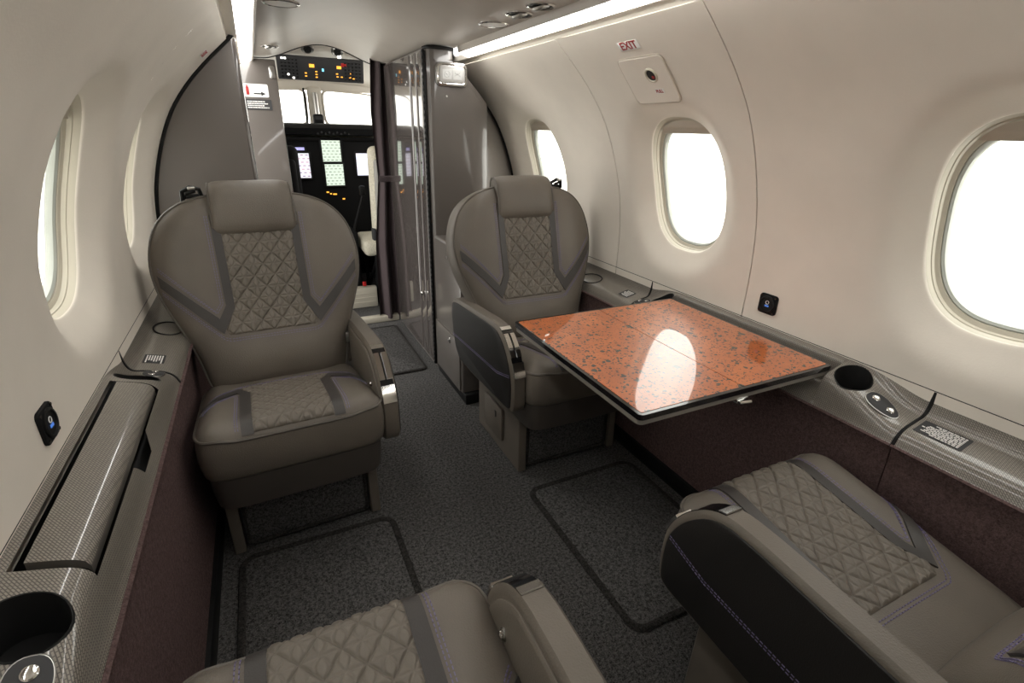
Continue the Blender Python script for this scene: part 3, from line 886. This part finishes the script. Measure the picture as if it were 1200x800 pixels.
# ------------------------------------------------------------------ table
TX0, TX1, TY0, TY1, TZ = .150, .694, .600, 1.124, .5795
tb = thing('folding_table', 'speckled orange folding table pulled out from the right ledge', 'table', ((TX0 + TX1) / 2, (TY0 + TY1) / 2, TZ - .03))
O = tb.location
def shift(pts): return [(x, y) for x, y in pts]
zt = TZ - O.z
mb = MB(); mb.plate(rrect(TX1 - TX0, TY1 - TY0, .010, 5), zt - .0125, zt - .0008, 0.); mb.build('glass_edge', 'gloss_black', tb)
TM = .418 - O.x
g = .0085
for a, b in ((TX0 - O.x + g, TM - .001), (TM + .001, TX1 - O.x - g)):
    m2 = MB(); m2.plate(rrect(b - a, TY1 - TY0 - 2 * g, .004, 3, (a + b) / 2, 0), zt - .004, zt, 0.); m2.build('table_leaf', 'granite', tb)
mb = MB(); mb.plate(rrect(TX1 - TX0 - .004, TY1 - TY0 - .006, .012, 5), zt - .0125, zt - .024, .0); 
me_o = mb.build('under_frame', 'plaincon', tb)
mb = MB(); mb.box((TM, -(TY1 - TY0) / 2 + .012, zt - .029), (.034, .022, .010), .002); mb.tube([(TM - .014, -(TY1 - TY0) / 2 - .003, zt - .030), (TM + .016, -(TY1 - TY0) / 2 - .006, zt - .032)], .0035, 8)
mb.build('latch', 'chrome', tb)
mb = MB(); mb.box((TX1 - O.x - .02, 0, zt - .032), (.014, .40, .018), .003); mb.build('support_arm', 'black', tb)

# ------------------------------------------------------------------ wall fittings
def usb(y, z, side, lab):
    r = thing('charging_port', lab, 'charging port', wall_pt(y, s_of_z(z), 0, side))
    f = wall_frame(y, z, side, -.0003); f = Matrix.Translation(-r.location) @ f
    MB().plate(rrect(.052, .052, .008, 4), 0, .005, .0015, M4=f).build('face_plate', 'cockpitblack', r)
    MB().lathe([(.0225, .004), (.0225, .0075), (.021, .0085), (.0185, .0085), (.0175, .006), (.0005, .006)], 32, M4=f).build('cover_ring', 'black', r)
    p = MB()
    for sx in (-1, 1):
        for sy in (-1, 1): p.lathe([(.0028, .004), (.0028, .0062), (.0005, .0062)], 10, M4=f @ Matrix.Translation((sx * .0205, sy * .0205, 0)))
    p.build('screws', 'gloss_black', r)
    q = MB(); q.box((0, -.004, .0066), (.011, .0045, .001), M4=f); q.build('usb_socket', 'usbblue', r)
    q = MB(); q.tube([tuple(f @ Vector((.0045 * math.cos(a), .005 + .0045 * math.sin(a), .0066))) for a in [2 * PI * k / 14 for k in range(14)]], .0008, 5, closed=True); q.build('port_symbol', 'white', r)
usb(.823, .648, 1, 'square black charging port on the right wall near the table end')
usb(.848, .645, -1, 'square black charging port on the left wall above the stowage lid')

def placard(name, body, y, z, side, w, h, size, lab, cat='sign', mcol='red'):
    r = thing(name, lab, cat, wall_pt(y, s_of_z(z), 0, side))
    f = Matrix.Translation(-r.location) @ wall_frame(y, z, side, -.0004)
    MB().plate(rrect(w, h, .0015, 2), 0, .0010, .0003, M4=f).build('sign_plate', 'white', r)
    text_mesh(body, size, f @ Matrix.Translation((0, 0, .0013)), 'lettering', mcol, r, .0003, .0006)
    return r
placard('exit_sign', 'EXIT', 1.182, 1.2525, 1, .080, .026, .031, 'red EXIT lettering on white plate above the square hatch cover')
placard('exit_sign', 'EXIT', 1.92, 1.237, -1, .080, .026, .031, 'small red EXIT sign on the left wall next to the partition')
hc = thing('hatch_handle_cover', 'square cream hatch handle cover with dark round pull hole, under the red EXIT sign', 'hatch cover', wall_pt(1.177, s_of_z(1.178), 0, 1))
mb = MB(); sa, sb = s_of_z(1.128), s_of_z(1.227); rings = []
for k, d in ((1.0, .001), (1.0, -.0022), (.985, -.0034), (.9, -.0034), (.6, -.0034), (.3, -.0034), (.02, -.0034)):
    rings.append([wall_pt(1.177 + x * k, (sa + sb) / 2 + y * k, d, 1) for x, y in rrect(.172, sb - sa, .014, 5)])
# hole for the finger pull is a dark recessed cup set in a cream ring
mb.loft(rings, True, (False, True)); mb.build('cover_plate', 'cream', hc, off=hc.location)
mb = MB(); mb.tube([wall_pt(1.177 + x, (sa + sb) / 2 + y, -.0006, 1) for x, y in rrect(.176, sb - sa + .004, .016, 5)], .0016, 5, closed=True); mb.build('gap_seam', 'shade', hc, off=hc.location)
f = Matrix.Translation(-hc.location) @ wall_frame(1.157, 1.190, 1, -.003)
pr_ = MB().lathe([(.0215, -.001), (.0215, .002), (.019, .0042), (.0165, .0036), (.0155, .0012)], 32, M4=f, caps=(False, False)).build('pull_ring', 'creamplastic', hc)
MB().lathe([(.0158, .0010), (.0135, .0011), (.0005, .0011)], 32, M4=f).build('pull_hole', 'inkblack', hc)
MB().plate([(x, y) for x, y in rrect(.010, .008, .003, 3, .004, -.006)], .001, .0018, M4=f).build('red_tab', 'red', hc)
f = Matrix.Translation(-hc.location) @ wall_frame(1.153, 1.1545, 1, -.0036)
pl = MB().plate(rrect(.034, .014, .001, 2), 0, .0008, M4=f).build('pull_plate', 'white', hc)
text_mesh('PULL', .0125, f @ Matrix.Translation((0, 0, .0010)), 'lettering', 'red', pl, .0002, .0003)

# ceiling fittings
def lens(x, y, lab, r=.042):
    z = zc(x); t = thing('reading_light', lab, 'light', (x, y, z), group='ceiling reading lights')
    f = Matrix.Rotation(PI, 4, 'X')
    MB().lathe([(r * 1.1, -.002), (r * 1.1, .002), (r, .0045), (r * .93, .0035)], 36, M4=f, caps=(False, False)).build('rim', 'chrome', t)
    MB().lathe([(r * .95, .001), (r * .92, .003), (r * .5, .0045), (.0005, .005)], 36, M4=f).build('lens', 'white', t)
def gasper(x, y, lab, r=.034):
    z = zc(x); t = thing('air_vent', lab, 'air vent', (x, y, z), group='round ceiling air vents')
    f = Matrix.Rotation(PI, 4, 'X')
    MB().lathe([(r * 1.12, -.002), (r * 1.12, .003), (r * 1.0, .006), (r * .9, .004)], 32, M4=f, caps=(False, False)).build('rim', 'chrome', t)
    MB().lathe([(r * .93, .0005), (r * .9, .002), (.0005, .002)], 32, M4=f).build('socket', 'black', t)
    f2 = f @ Matrix.Rotation(.35, 4, 'Y')
    MB().lathe([(r * .72, .001), (r * .70, .006), (r * .55, .010), (r * .42, .010), (r * .40, .004), (.0005, .003)], 28, M4=f2).build('nozzle', 'steel', t)
lens(-.288, 1.64, 'round flat ceiling lamp beside the left light strip')
lens(.288, 1.585, 'round flat ceiling lamp in front of the two right air vents')
gasper(.288, 1.415, 'round chrome ceiling air vent next to the right flat lamp')
gasper(.290, 1.300, 'round chrome ceiling air vent at the top edge of the photo')
gasper(-.288, 2.50, 'small ceiling air vent in front of the cockpit overhead panel, by the left strip', .030)

# ------------------------------------------------------------------ partitions, closet, curtain
def profile_pts(n=40, z0=.56): return [(Wz(z), z) for z in np.linspace(z0, 1.295, n)]
mb = MB(); o = [(-.421, .0), (-.421, 1.31)] + [(-x, z) for x, z in profile_pts()[::-1]] + [(-.735, .0)]
mb.loft([[(x, y, z) for x, z in o] for y in (YF, YF + .03)], True); struct(mb.build('wall_front_left', 'panel'))
mb = MB(); mb.tube([(-x + .004, YF - .002, z) for x, z in profile_pts()] + [(-.41, YF - .002, 1.315)], .0065, 8); struct(mb.build('trim_7', 'black'))
mb = MB(); mb.tube([(-.421, YF + .015, z) for z in (0, .6, 1.3)], .0135, 12); struct(mb.build('trim_8', 'doorgloss'))
mb = MB(); mb.box((-.505, 2.915, .665), (.50, .03, 1.33), .006); struct(mb.build('wall_cockpit_left', 'panel'))
# placards on the second partition
fp_ = frame((-.405, 2.8985, 1.115), (1, 0, 0), (0, 0, 1), (0, -1, 0))
FY = 2.8985
def pz(x, z): return frame((x, FY, z), (1, 0, 0), (0, 0, 1), (0, -1, 0))
r = thing('extinguisher_sign', 'white sign with red extinguisher and black arrow on the grey partition', 'sign', (-.355, FY, 1.195)); f = Matrix.Translation(-r.location) @ pz(-.355, 1.195)
MB().plate(rrect(.105, .056, .006, 3), 0, .0015, M4=f).build('sign_plate', 'white', r)
m_ = MB(); m_.box((-.037, -.002, .0018), (.013, .034, .001), .002, M4=f); m_.box((-.037, .019, .0018), (.006, .008, .001), M4=f); m_.build('extinguisher_symbol', 'red', r)
m_ = MB(); m_.plate([(-.012, -.016), (.020, -.016), (.020, -.022), (.040, -.013), (.020, -.004), (.020, -.010), (-.012, -.010)], .0015, .0021, M4=f); m_.build('arrow', 'inkblack', r)
r = thing('notice_placard', 'small dark grey placard of tiny white text under the extinguisher sign', 'sign', (-.352, FY, 1.135)); f = Matrix.Translation(-r.location) @ pz(-.352, 1.135)
p = MB().plate(rrect(.112, .045, .002, 2), 0, .0015, M4=f).build('sign_plate', 'cockpitgrey', r)
f3 = f @ Matrix.Translation((0, 0, .0012)); placard_lines(f3, .106, .040, r, 4, 'white', 9)
r = tag(MB().plate(rrect(.026, .055, .009, 4), -.003, .010, .003, M4=pz(-.275, 1.275)).build('door_hook', 'steel'), 'small grey oblong catch high on the partition beside the cockpit overhead panel', 'catch')

# closet on the right
def cl_ring(z):
    w = Wz(min(1.29, max(.56, z))) - .008 if z > .56 else .73
    x0 = min(.47, w - .108)
    return [(.226, 2.74, z), (.226, 2.112, z), (.229, 2.088, z), (.240, 2.074, z), (.256, 2.070, z), (x0 - .07, 2.070, z), (x0 - .02, 2.074, z), (x0 + .012, 2.092, z), (x0 + (w - x0) * .45, 2.20, z), (w, 2.325, z), (w, 2.74, z)]
rt = thing('closet', 'tall grey lacquered closet with mirror-like folding door, right of the cockpit entry', 'closet', (.45, 2.4, 0))
mb = MB(); mb.loft([cl_ring(z) for z in [.005, .3, .555] + list(np.linspace(.575, 1.29, 60))] + [cl_ring(1.328)], True); mb.build('cabinet_body', 'panel', rt, 25, off=rt.location)
def doorpanel(y0, y1, nm, r=.02, zt=1.318, xo=.2225):
    pts = []
    n = 8; x0 = xo; x1 = .2255
    pts = [(x1, y0), (x1, y1)]
    a = [(x0 + .010 * (1 - math.sin(t)), y1 - r * (1 - math.cos(t)) if False else y1 - r + r * math.cos(t)) for t in np.linspace(0, PI / 2, n)]
    b = [(x0 + .010 * (1 - math.sin(t)), y0 + r - r * math.cos(t)) for t in np.linspace(PI / 2, 0, n)]
    pts += a + b
    m = MB(); m.loft([[(x, y, z) for x, y in pts] for z in (.03, zt)], True)
    return m.build(nm, 'doorgloss', rt, 30, off=rt.location)
d1 = doorpanel(2.275, 2.735, 'folding_door', .008, xo=.214)
doorpanel(2.185, 2.270, 'folding_door', .005, xo=.216); doorpanel(2.105, 2.180, 'door_post', .005, xo=.216)
mb = MB(); mb.box((.2215, 2.093, .67), (.010, .013, 1.30), .002); 
for k in range(60): mb.box((.2175, 2.093, .03 + k * .0218), (.008, .016, .012), .002)
mb.build('piano_hinge', 'black', rt, off=rt.location)
mb = MB(); mb.lathe([(.012, 0), (.012, .004), (.009, .008), (.0005, .009)], 16, M4=frame((.210, 2.225, .33), (0, 1, 0), (0, 0, 1), (-1, 0, 0))); mb.build('door_latch', 'chrome', rt, off=rt.location)
mb = MB(); mb.tube([(x, y - .003, 1.329) for x, y, z in cl_ring(1.29)[1:-1]], .006, 8); mb.build('top_trim', 'black', rt, off=rt.location)
mb = MB(); mb.lathe([(.004, 0), (.004, .002), (.0005, .003)], 12, M4=frame((.302, 2.07, 1.165), (1, 0, 0), (0, 0, 1), (0, -1, 0))); mb.build('stud', 'steel', rt, off=rt.location)
mb = MB(); mb.tube([(x - .002, 2.326, z) for x, z in profile_pts(40, .60)], .007, 8); struct(mb.build('trim_9', 'black'))
# lit cabin sign
r = thing('cabin_sign', 'lit white two-symbol sign in a chrome frame high on the closet', 'sign', (.322, 2.07, 1.241))
f = frame((0, -.0005, 0), (1, 0, 0), (0, 0, 1), (0, -1, 0))
MB().plate(rrect(.128, .082, .020, 6), 0, .010, .004, M4=f).build('bezel', 'steel', r)
MB().tube([tuple(f @ Vector((x, y, .008))) for x, y in rrect(.112, .066, .016, 6)], .004, 8, closed=True).build('chrome_rim', 'chrome', r)
MB().plate(rrect(.100, .055, .008, 5), .008, .014, .002, M4=f).build('diffuser', 'signface', r)
for sx in (-1, 1):
    q = MB().plate(rrect(.036, .034, .003, 3, sx * .021, 0), .0135, .0150, M4=f).build('lit_symbol', 'sky', r)
    w = MB(); c0 = sx * .021
    if sx < 0:
        w.tube([tuple(f @ Vector((c0 + .011 * math.cos(a), .011 * math.sin(a), .0152))) for a in [2 * PI * k / 18 for k in range(18)]], .0009, 5, closed=True)
        w.tube([tuple(f @ Vector((c0 - .008, .008, .0152))), tuple(f @ Vector((c0 + .008, -.008, .0152)))], .0009, 5); w.box((c0, 0, .0152), (.014, .0022, .0008), M4=f)
    else:
        w.tube([tuple(f @ Vector((c0 - .011, .007, .0152))), tuple(f @ Vector((c0 - .003, 0, .0152))), tuple(f @ Vector((c0 - .011, -.005, .0152)))], .0011, 5)
        w.tube([tuple(f @ Vector((c0 + .011, .007, .0152))), tuple(f @ Vector((c0 + .003, 0, .0152))), tuple(f @ Vector((c0 + .011, -.005, .0152)))], .0011, 5); w.box((c0, .001, .0152), (.008, .005, .0008), M4=f)
    w.build('pictogram', 'steel', q)

# low cabinet behind the right forward seat
rt = thing('low_cabinet', 'low grey cabinet with black kick plate between closet and right forward seat', 'cabinet', (.40, 1.89, 0))
mb = MB(); mb.box((.425 - .40, .0, .335), (.41, .33, .60), .012, 3); mb.build('cabinet_body', 'panel', rt)
mb = MB(); mb.box((.425 - .40, -.01, .022), (.40, .36, .044), .003); mb.build('kick_plate', 'black', rt)
mb = MB(); mb.box((-.1825, 0, .155), (.008, .30, .22), .003); d = mb.build('drawer', 'panel', rt)
mb = MB(); mb.box((-.188, -.04, .235), (.006, .016, .026), .002); mb.lathe([(.006, 0), (.006, .004), (.0005, .005)], 12, M4=frame((-.190, -.04, .235), (0, 1, 0), (0, 0, 1), (-1, 0, 0))); mb.build('latch', 'chrome', d)
mb = MB(); mb.lathe([(.006, 0), (.006, .006), (.0005, .007)], 12, M4=frame((-.180, -.02, .58), (0, 1, 0), (0, 0, 1), (-1, 0, 0))); mb.build('stud', 'chrome', rt)

# curtain
def cur_edge(z):
    l = float(np.interp(z, [.02, .45, .80, .95, 1.12, 1.36], [.112, .125, .165, .158, .150, .165])); return l
rows = []; rows2 = []
for z in np.linspace(.02, 1.362, 40):
    l = cur_edge(z); rr_ = .240; row = []; row2 = []
    pinch = .55 + .45 * abs(z - .83) / .5
    for i in range(61):
        t = i / 60; x = l + (rr_ - l) * t
        y = 2.80 + .026 * min(1, pinch) * math.sin(t * 3.3 * PI + .6 * math.sin(z * 3)) + .004 * math.sin(t * 13 + z * 2)
        row.append((x, y, z)); row2.append((x, y + .003, z))
    rows.append(row); rows2.append(row2)
mb = MB(); mb.loft(rows + rows2[::-1], False, (False, False))
o = tag(mb.build('curtain', 'curtain', angle=80), 'dark plum curtain gathered at the right side of the cockpit entry', 'curtain')
mb = MB(); pz_ = .80; mb.tube([(x + dx, y, pz_ - .0) for x, y, dx in ((.16, 2.765, 0), (.19, 2.76, 0), (.222, 2.765, 0))], .008, 8, squash=2.); mb.build('tie_band', 'curtain', o)

# floor mats
def mat_thing(x0, x1, y0, y1, lab, rad=.035):
    t = thing('floor_mat', lab, 'mat', ((x0 + x1) / 2, (y0 + y1) / 2, 0), group='carpet floor panels')
    w, d = x1 - x0, y1 - y0
    MB().plate(rrect(w - .02, d - .02, rad, 6), .0005, .006, .002).build('carpet', 'carpet', t)
    MB().tube([(x, y, .0035) for x, y in rrect(w - .014, d - .014, rad, 6)], .0095, 8, closed=True, squash=.75).build('binding', 'binding', t)
mat_thing(-.600, -.200, .63, 1.185, 'bound carpet mat in front of the left forward seat')
mat_thing(.205, .600, .575, 1.120, 'bound carpet mat on the floor under the orange table')
mat_thing(-.20, .178, 2.08, 2.70, 'bound carpet mat in the aisle before the cockpit entry', .02)
mb = MB(); mb.box((-.02, 2.81, .018), (.48, .045, .036), .006); tag(mb.build('door_sill', 'creamplastic'), 'pale sill strip across the floor at the cockpit entry', 'sill')

# ------------------------------------------------------------------ cockpit
CY = 3.42
# shell: ceiling, side walls, nose wall with the two windscreen openings
mb = MB(); mb.loft([[(x, y, z) for x, y, z in r] for r in (
    [(-.70, 2.93, 1.30), (-.40, 2.93, 1.43), (0, 2.93, 1.47), (.40, 2.93, 1.43), (.70, 2.93, 1.30)],
    [(-.70, 3.4, 1.26), (-.40, 3.4, 1.37), (0, 3.4, 1.40), (.40, 3.4, 1.37), (.70, 3.4, 1.26)],
    [(-.70, 3.86, 1.22), (-.40, 3.86, 1.29), (0, 3.86, 1.315), (.40, 3.86, 1.29), (.70, 3.86, 1.22)])], False, (False, False))
struct(mb.build('ceiling_cockpit', 'cockpitcream' if 'cockpitcream' in M else 'cove'))
for sd in (1, -1):
    mb = MB(); mb.box((sd * .72, 3.4, .50), (.03, 1.1, 1.0), .005); struct(mb.build('wall_cockpit_side_%s' % ('right' if sd > 0 else 'left'), 'cockpitgrey'))
mb = MB(); mb.box((.49, 2.935, .7), (.46, .025, 1.40), .004); struct(mb.build('wall_cockpit_right', 'panel'))
mb = MB(); mb.box((0, 3.93, .5), (1.46, .03, 1.06), .005); struct(mb.build('wall_nose', 'cockpitblack'))
# windscreen frame with two openings at y = 3.86
wy = 3.86
def wframe(sd):
    o = [(.045, 1.27), (.36, 1.255), (.58, 1.20), (.62, 1.08), (.50, 1.04), (.05, 1.045)]
    o = smooth_closed(resample(o, 48), 2); ins = [(.31 + (x - .31) * .955, 1.155 + (z - 1.155) * .91) for x, z in o]
    return [(sd * x, z) for x, z in o], [(sd * x, z) for x, z in ins]
for n, sd in ((7, -1), (8, 1)):
    o, i_ = wframe(sd); mb = MB()
    mb.loft([[(x, wy - .02, z) for x, z in o], [(x, wy - .02, z) for x, z in i_], [(x, wy + .02, z) for x, z in i_], [(x, wy + .02, z) for x, z in o], [(x, wy - .02, z) for x, z in o]], True, (False, False))
    w = struct(mb.build('window_%d' % n, 'cove'))
    g_ = MB(); g_.loft([[(x, wy + .004, z) for x, z in i_], [(x, wy + .010, z) for x, z in i_]], True); g_.build('pane', 'glass', w)
# surround of the windscreens
mb = MB(); mb.box((0, wy + .005, 1.325), (1.40, .03, .13), .004); mb.box((.005, wy, 1.155), (.088, .05, .26), .02, 4); mb.box((0, wy + .005, 1.01), (1.4, .03, .07), .004)
for sd in (1, -1): mb.box((sd * .675, wy + .005, 1.15), (.12, .03, .30), .004)
struct(mb.build('trim_10', 'cove'))
mb = MB(); mb.box((-.062, wy - .035, 1.16), (.012, .02, .22), .004); struct(mb.build('trim_11', 'black'))
# standby compass on the centre post
t = thing('standby_compass', 'small dark compass hanging on the windscreen centre post', 'compass', (.005, 3.79, 1.085))
MB().box((0, 0, 0), (.060, .06, .066), .012, 3).build('housing', 'cockpitblack', t); MB().box((0, -.0305, .010), (.040, .003, .022), .001).build('dial', 'cockpitgrey', t)
MB().tube([(0, .02, .03), (0, .03, .16)], .016, 10).build('bracket', 'steel', t)
# overhead panel
t = thing('overhead_panel', 'dark overhead switch panel with amber lights above the windscreen', 'control panel', (.0, 3.30, 1.335))
f = frame((0, 0, 0), (1, 0, 0), Vector((0, -.30, .95)).normalized(), Vector((0, -.95, -.30)).normalized())
MB().box((0, 0, -.01), (.455, .118, .03), .006, M4=f).build('panel_face', 'cockpitgrey', t)
rnd = random.Random(4)
for xs_ in (np.linspace(-.205, -.13, 5), np.linspace(.125, .205, 5)):
    kn = MB()
    for cx_ in xs_:
        for cy_ in np.linspace(-.042, .042, 6): kn.box((cx_, cy_, .008), (.010, .007, .008), .002, M4=f)
    kn.build('switch_bank', 'black', t)
for cx_, cy_, w_, h_ in ((-.052, .018, .026, .016), (.092, .018, .024, .014)): MB().box((cx_, cy_, .006), (w_, h_, .003), M4=f).build('amber_display', 'amber', t)
for cx_, cy_ in ((-.085, -.02), (-.085, -.035), (-.03, -.01), (-.03, -.024), (-.03, -.038), (.08, -.015), (.082, -.030), (.105, -.03), (.15, -.01), (.15, -.03), (.17, -.035)): MB().box((cx_, cy_, .006), (.011, .005, .002), M4=f).build('amber_light', 'amber', t)
for cx_, cy_ in ((-.175, -.030), (-.150, -.046), (-.2, .048), (-.185, .048)): MB().box((cx_, cy_, .0125), (.011, .009, .004), .002, M4=f).build('white_light', 'whitelamp', t)
MB().box((.005, .0, .006), (.010, .014, .003), M4=f).build('blue_light', 'bluelamp', t)
MB().box((.118, .032, .006), (.028, .018, .004), .001, M4=f).build('red_guard', 'redlamp', t)
for x_, lab in ((-.075, 'left of the two small air nozzles over the cockpit overhead panel'), (.075, 'right of the two small air nozzles over the cockpit overhead panel')):
    t = thing('air_nozzle', lab, 'air vent', (x_, 3.18, 1.42)); f = Matrix.Rotation(PI * .80, 4, 'X')
    MB().lathe([(.032, -.01), (.032, .006), (.026, .010), (.022, .006)], 24, M4=f, caps=(True, False)).build('rim', 'steel', t); MB().lathe([(.019, .002), (.017, .016), (.008, .018), (.0005, .012)], 20, M4=f).build('nozzle', 'black', t)
t = tag(MB().box((.085, 3.20, 1.395), (.020, .012, .018), .004).build('dome_lamp', 'whitelamp'), 'tiny bright white lamp above the cockpit overhead panel', 'light')
# glareshield and instrument panel
mb = MB(); pr = [(3.36, 1.035), (3.40, 1.055), (3.55, 1.062), (3.86, 1.045), (3.86, 1.0), (3.42, .996), (3.37, 1.0)]
mb.loft([[(x, y, z - .02 * max(0, abs(x - .02) - .26) / .35) for y, z in pr] for x in np.linspace(-.69, .69, 25)], True); gs = tag(mb.build('glareshield', 'cockpitblack'), 'black glareshield hood under the windscreen', 'glareshield')
kb = MB()
for k in range(9): kb.lathe([(.006, 0), (.005, .01), (.0005, .011)], 8, M4=frame((-.055 + .022 * k, 3.352, 1.005 + .008 * (k % 2)), (1, 0, 0), (0, 0, 1), (0, -1, 0)))
kb.build('knobs', 'cockpitgrey', gs)
ip = thing('instrument_panel', 'black cockpit instrument panel with lit flight displays', 'instrument panel', (0, CY, .7))
MB().box((0, .02, -.045), (1.38, .04, .62), .008).build('panel_face', 'cockpitblack', ip)
def scr(nm, x0, x1, z0, z1, m, tilt=0.):
    me = bpy.data.meshes.new(nm); y = -.006
    V = [(x0, y, z0 - .7), (x1, y, z0 - .7), (x1, y, z1 - .7), (x0, y, z1 - .7)]; B = [(a, .002, c) for a, b, c in V]
    me.from_pydata(V + B, [], [(0, 1, 2, 3), (0, 4, 5, 1), (1, 5, 6, 2), (2, 6, 7, 3), (3, 7, 4, 0)])
    uv = me.uv_layers.new(name='UVMap')
    for p in me.polygons:
        for li in p.loop_indices:
            v = me.vertices[me.loops[li].vertex_index].co; uv.data[li].uv = ((v.x + x0 * 0 - x0) / (x1 - x0), (v.z + .7 - z0) / (z1 - z0))
    me.materials.append(M[m]); o = bpy.data.objects.new(nm, me); COL.objects.link(o); o.parent = ip
    bz = MB(); bz.tube([(x, -.004, z) for x, z in rrect(x1 - x0 + .014, z1 - z0 + .014, .006, 3, (x0 + x1) / 2, (z0 + z1) / 2 - .7)], .006, 6, closed=True); bz.build('screen_bezel', 'black', o)
scr('flight_display', -.215, -.115, .755, .895, 'scr_pfd'); scr('standby_display', -.205, -.135, .912, .928, 'scr_strip')
scr('systems_display', -.035, .072, .848, .968, 'scr_mfd'); scr('systems_display', -.030, .077, .708, .832, 'scr_mfd')
scr('map_display', .162, .285, .765, .895, 'scr_map')
for k, (x, z, w_) in enumerate(((-.03, .668, .014), (-.012, .658, .010), (.012, .655, .022), (.062, .625, .014))): MB().box((x, -.004, z - .7), (w_, .004, .007)).build('amber_light', 'amber', ip)
t = thing('centre_pedestal', 'black throttle pedestal between the two pilot seats', 'pedestal', (.05, 3.28, 0))
MB().box((-.03, -.0, .24), (.14, .24, .44), .02, 3).build('pedestal_body', 'cockpitblack', t)
lv = MB(); lv.tube([(.028, -.02, .45), (.10, -.03, .66)], .008, 8); lv.box((.10, -.032, .69), (.034, .03, .06), .01); lv.build('lever', 'black', t)
# pilot seats
def pilot(x, y, fleece, lab):
    t = thing('pilot_seat', lab, 'seat', (x, y, 0))
    m = 'fleece' if fleece else 'cockpitblack'
    MB().box((0, .12, .37), (.48, .34, .10), .035, 4).build('seat_cushion', m, t)
    f = Matrix.Translation((0, -.075, .66)) @ Matrix.Rotation(-.12 if False else .10, 4, 'X')
    MB().box((0, .018, 0), (.37, .075, .58), .034, 4, M4=f).build('backrest', m, t)
    MB().box((0, -.035, -.02), (.33, .045, .50), .02, 3, M4=f).build('back_shell', 'seatshell' if fleece else 'cockpitblack', t)
    MB().box((0, .015, .34), (.24, .07, .12), .03, 4, M4=f).build('headrest', m, t)
    for sx in (-.17, .17):
        fr_ = MB()
        fr_.tube([(sx, -.03, .33), (sx, .0, .02), (sx, .34, .02), (sx, .34, .33)], .012, 8); fr_.tube([(sx, -.02, .30), (sx, .3, .05)], .010, 8)
        fr_.build('leg_frame', 'cockpitblack', t)
    MB().box((-.18, -.06, .46), (.02, .05, .07), .006).build('belt_anchor', 'cockpitgrey', t)
pilot(.345, 3.12, True, 'co-pilot seat with cream sheepskin cover, half hidden by the plum curtain')
pilot(-.385, 3.12, False, 'dark pilot seat behind the left partition edge')
t = thing('cockpit_step', 'pale ribbed step low on the floor at the cockpit entry', 'step', (.075, 3.11, 0))
MB().box((0, 0, .065), (.17, .05, .13), .008).build('step_block', 'creamplastic', t)
q = MB()
for k in range(3): q.box((0, -.026, .035 + .028 * k), (.16, .004, .008), .001)
q.build('ribs', 'creamplastic', t)
MB().box((.01, -.027, .155), (.022, .01, .03), .004).build('red_tab', 'redlamp', t)

# ------------------------------------------------------------------ world, camera, view
w = bpy.data.worlds.new('daylight'); SC.world = w; w.use_nodes = True
nt = w.node_tree; bg = nt.nodes['Background']
tc = nt.nodes.new('ShaderNodeTexCoord'); sp = nt.nodes.new('ShaderNodeSeparateXYZ'); cr_ = nt.nodes.new('ShaderNodeValToRGB')
mr = nt.nodes.new('ShaderNodeMapRange'); mr.inputs[1].default_value = -1.; mr.inputs[2].default_value = 1.
nt.links.new(tc.outputs['Generated'], sp.inputs[0]); nt.links.new(sp.outputs[2], mr.inputs[0]); nt.links.new(mr.outputs[0], cr_.inputs[0])
e = cr_.color_ramp.elements; e[0].position = .30; e[0].color = (.80, .77, .70, 1); e[1].position = .62; e[1].color = (1., .985, .945, 1)
nt.links.new(cr_.outputs[0], bg.inputs[0]); bg.inputs[1].default_value = 3.9

cam = bpy.data.cameras.new('camera'); co = bpy.data.objects.new('camera', cam); COL.objects.link(co)
c2 = (600., 400.); vf = (292., 145.); vd = (567., 1793.)
fl = math.sqrt(-((vf[0] - 600) * (vd[0] - 600) + (vf[1] - 400) * (vd[1] - 400)))
F = Vector((vf[0] - 600, vf[1] - 400, fl)).normalized(); D = Vector((vd[0] - 600, vd[1] - 400, fl)).normalized()
R = D.cross(F).normalized(); D = F.cross(R)
ax = [R, F, -D]                                   # world axes expressed in the image frame (right, down, forward)
cx3 = Vector([a[0] for a in ax]); cy3 = Vector([a[1] for a in ax]); cz3 = Vector([a[2] for a in ax])
co.matrix_world = frame((-.408, 0, 1.05), cx3, -cy3, -cz3)
cam.sensor_width = 36; cam.lens = fl * 36 / 1200; cam.clip_start = .02; cam.clip_end = 60
SC.camera = co
vs = SC.view_settings; vs.view_transform = 'Standard'; vs.look = 'None'; vs.exposure = .28; vs.gamma = 1.; vs.use_curve_mapping = False
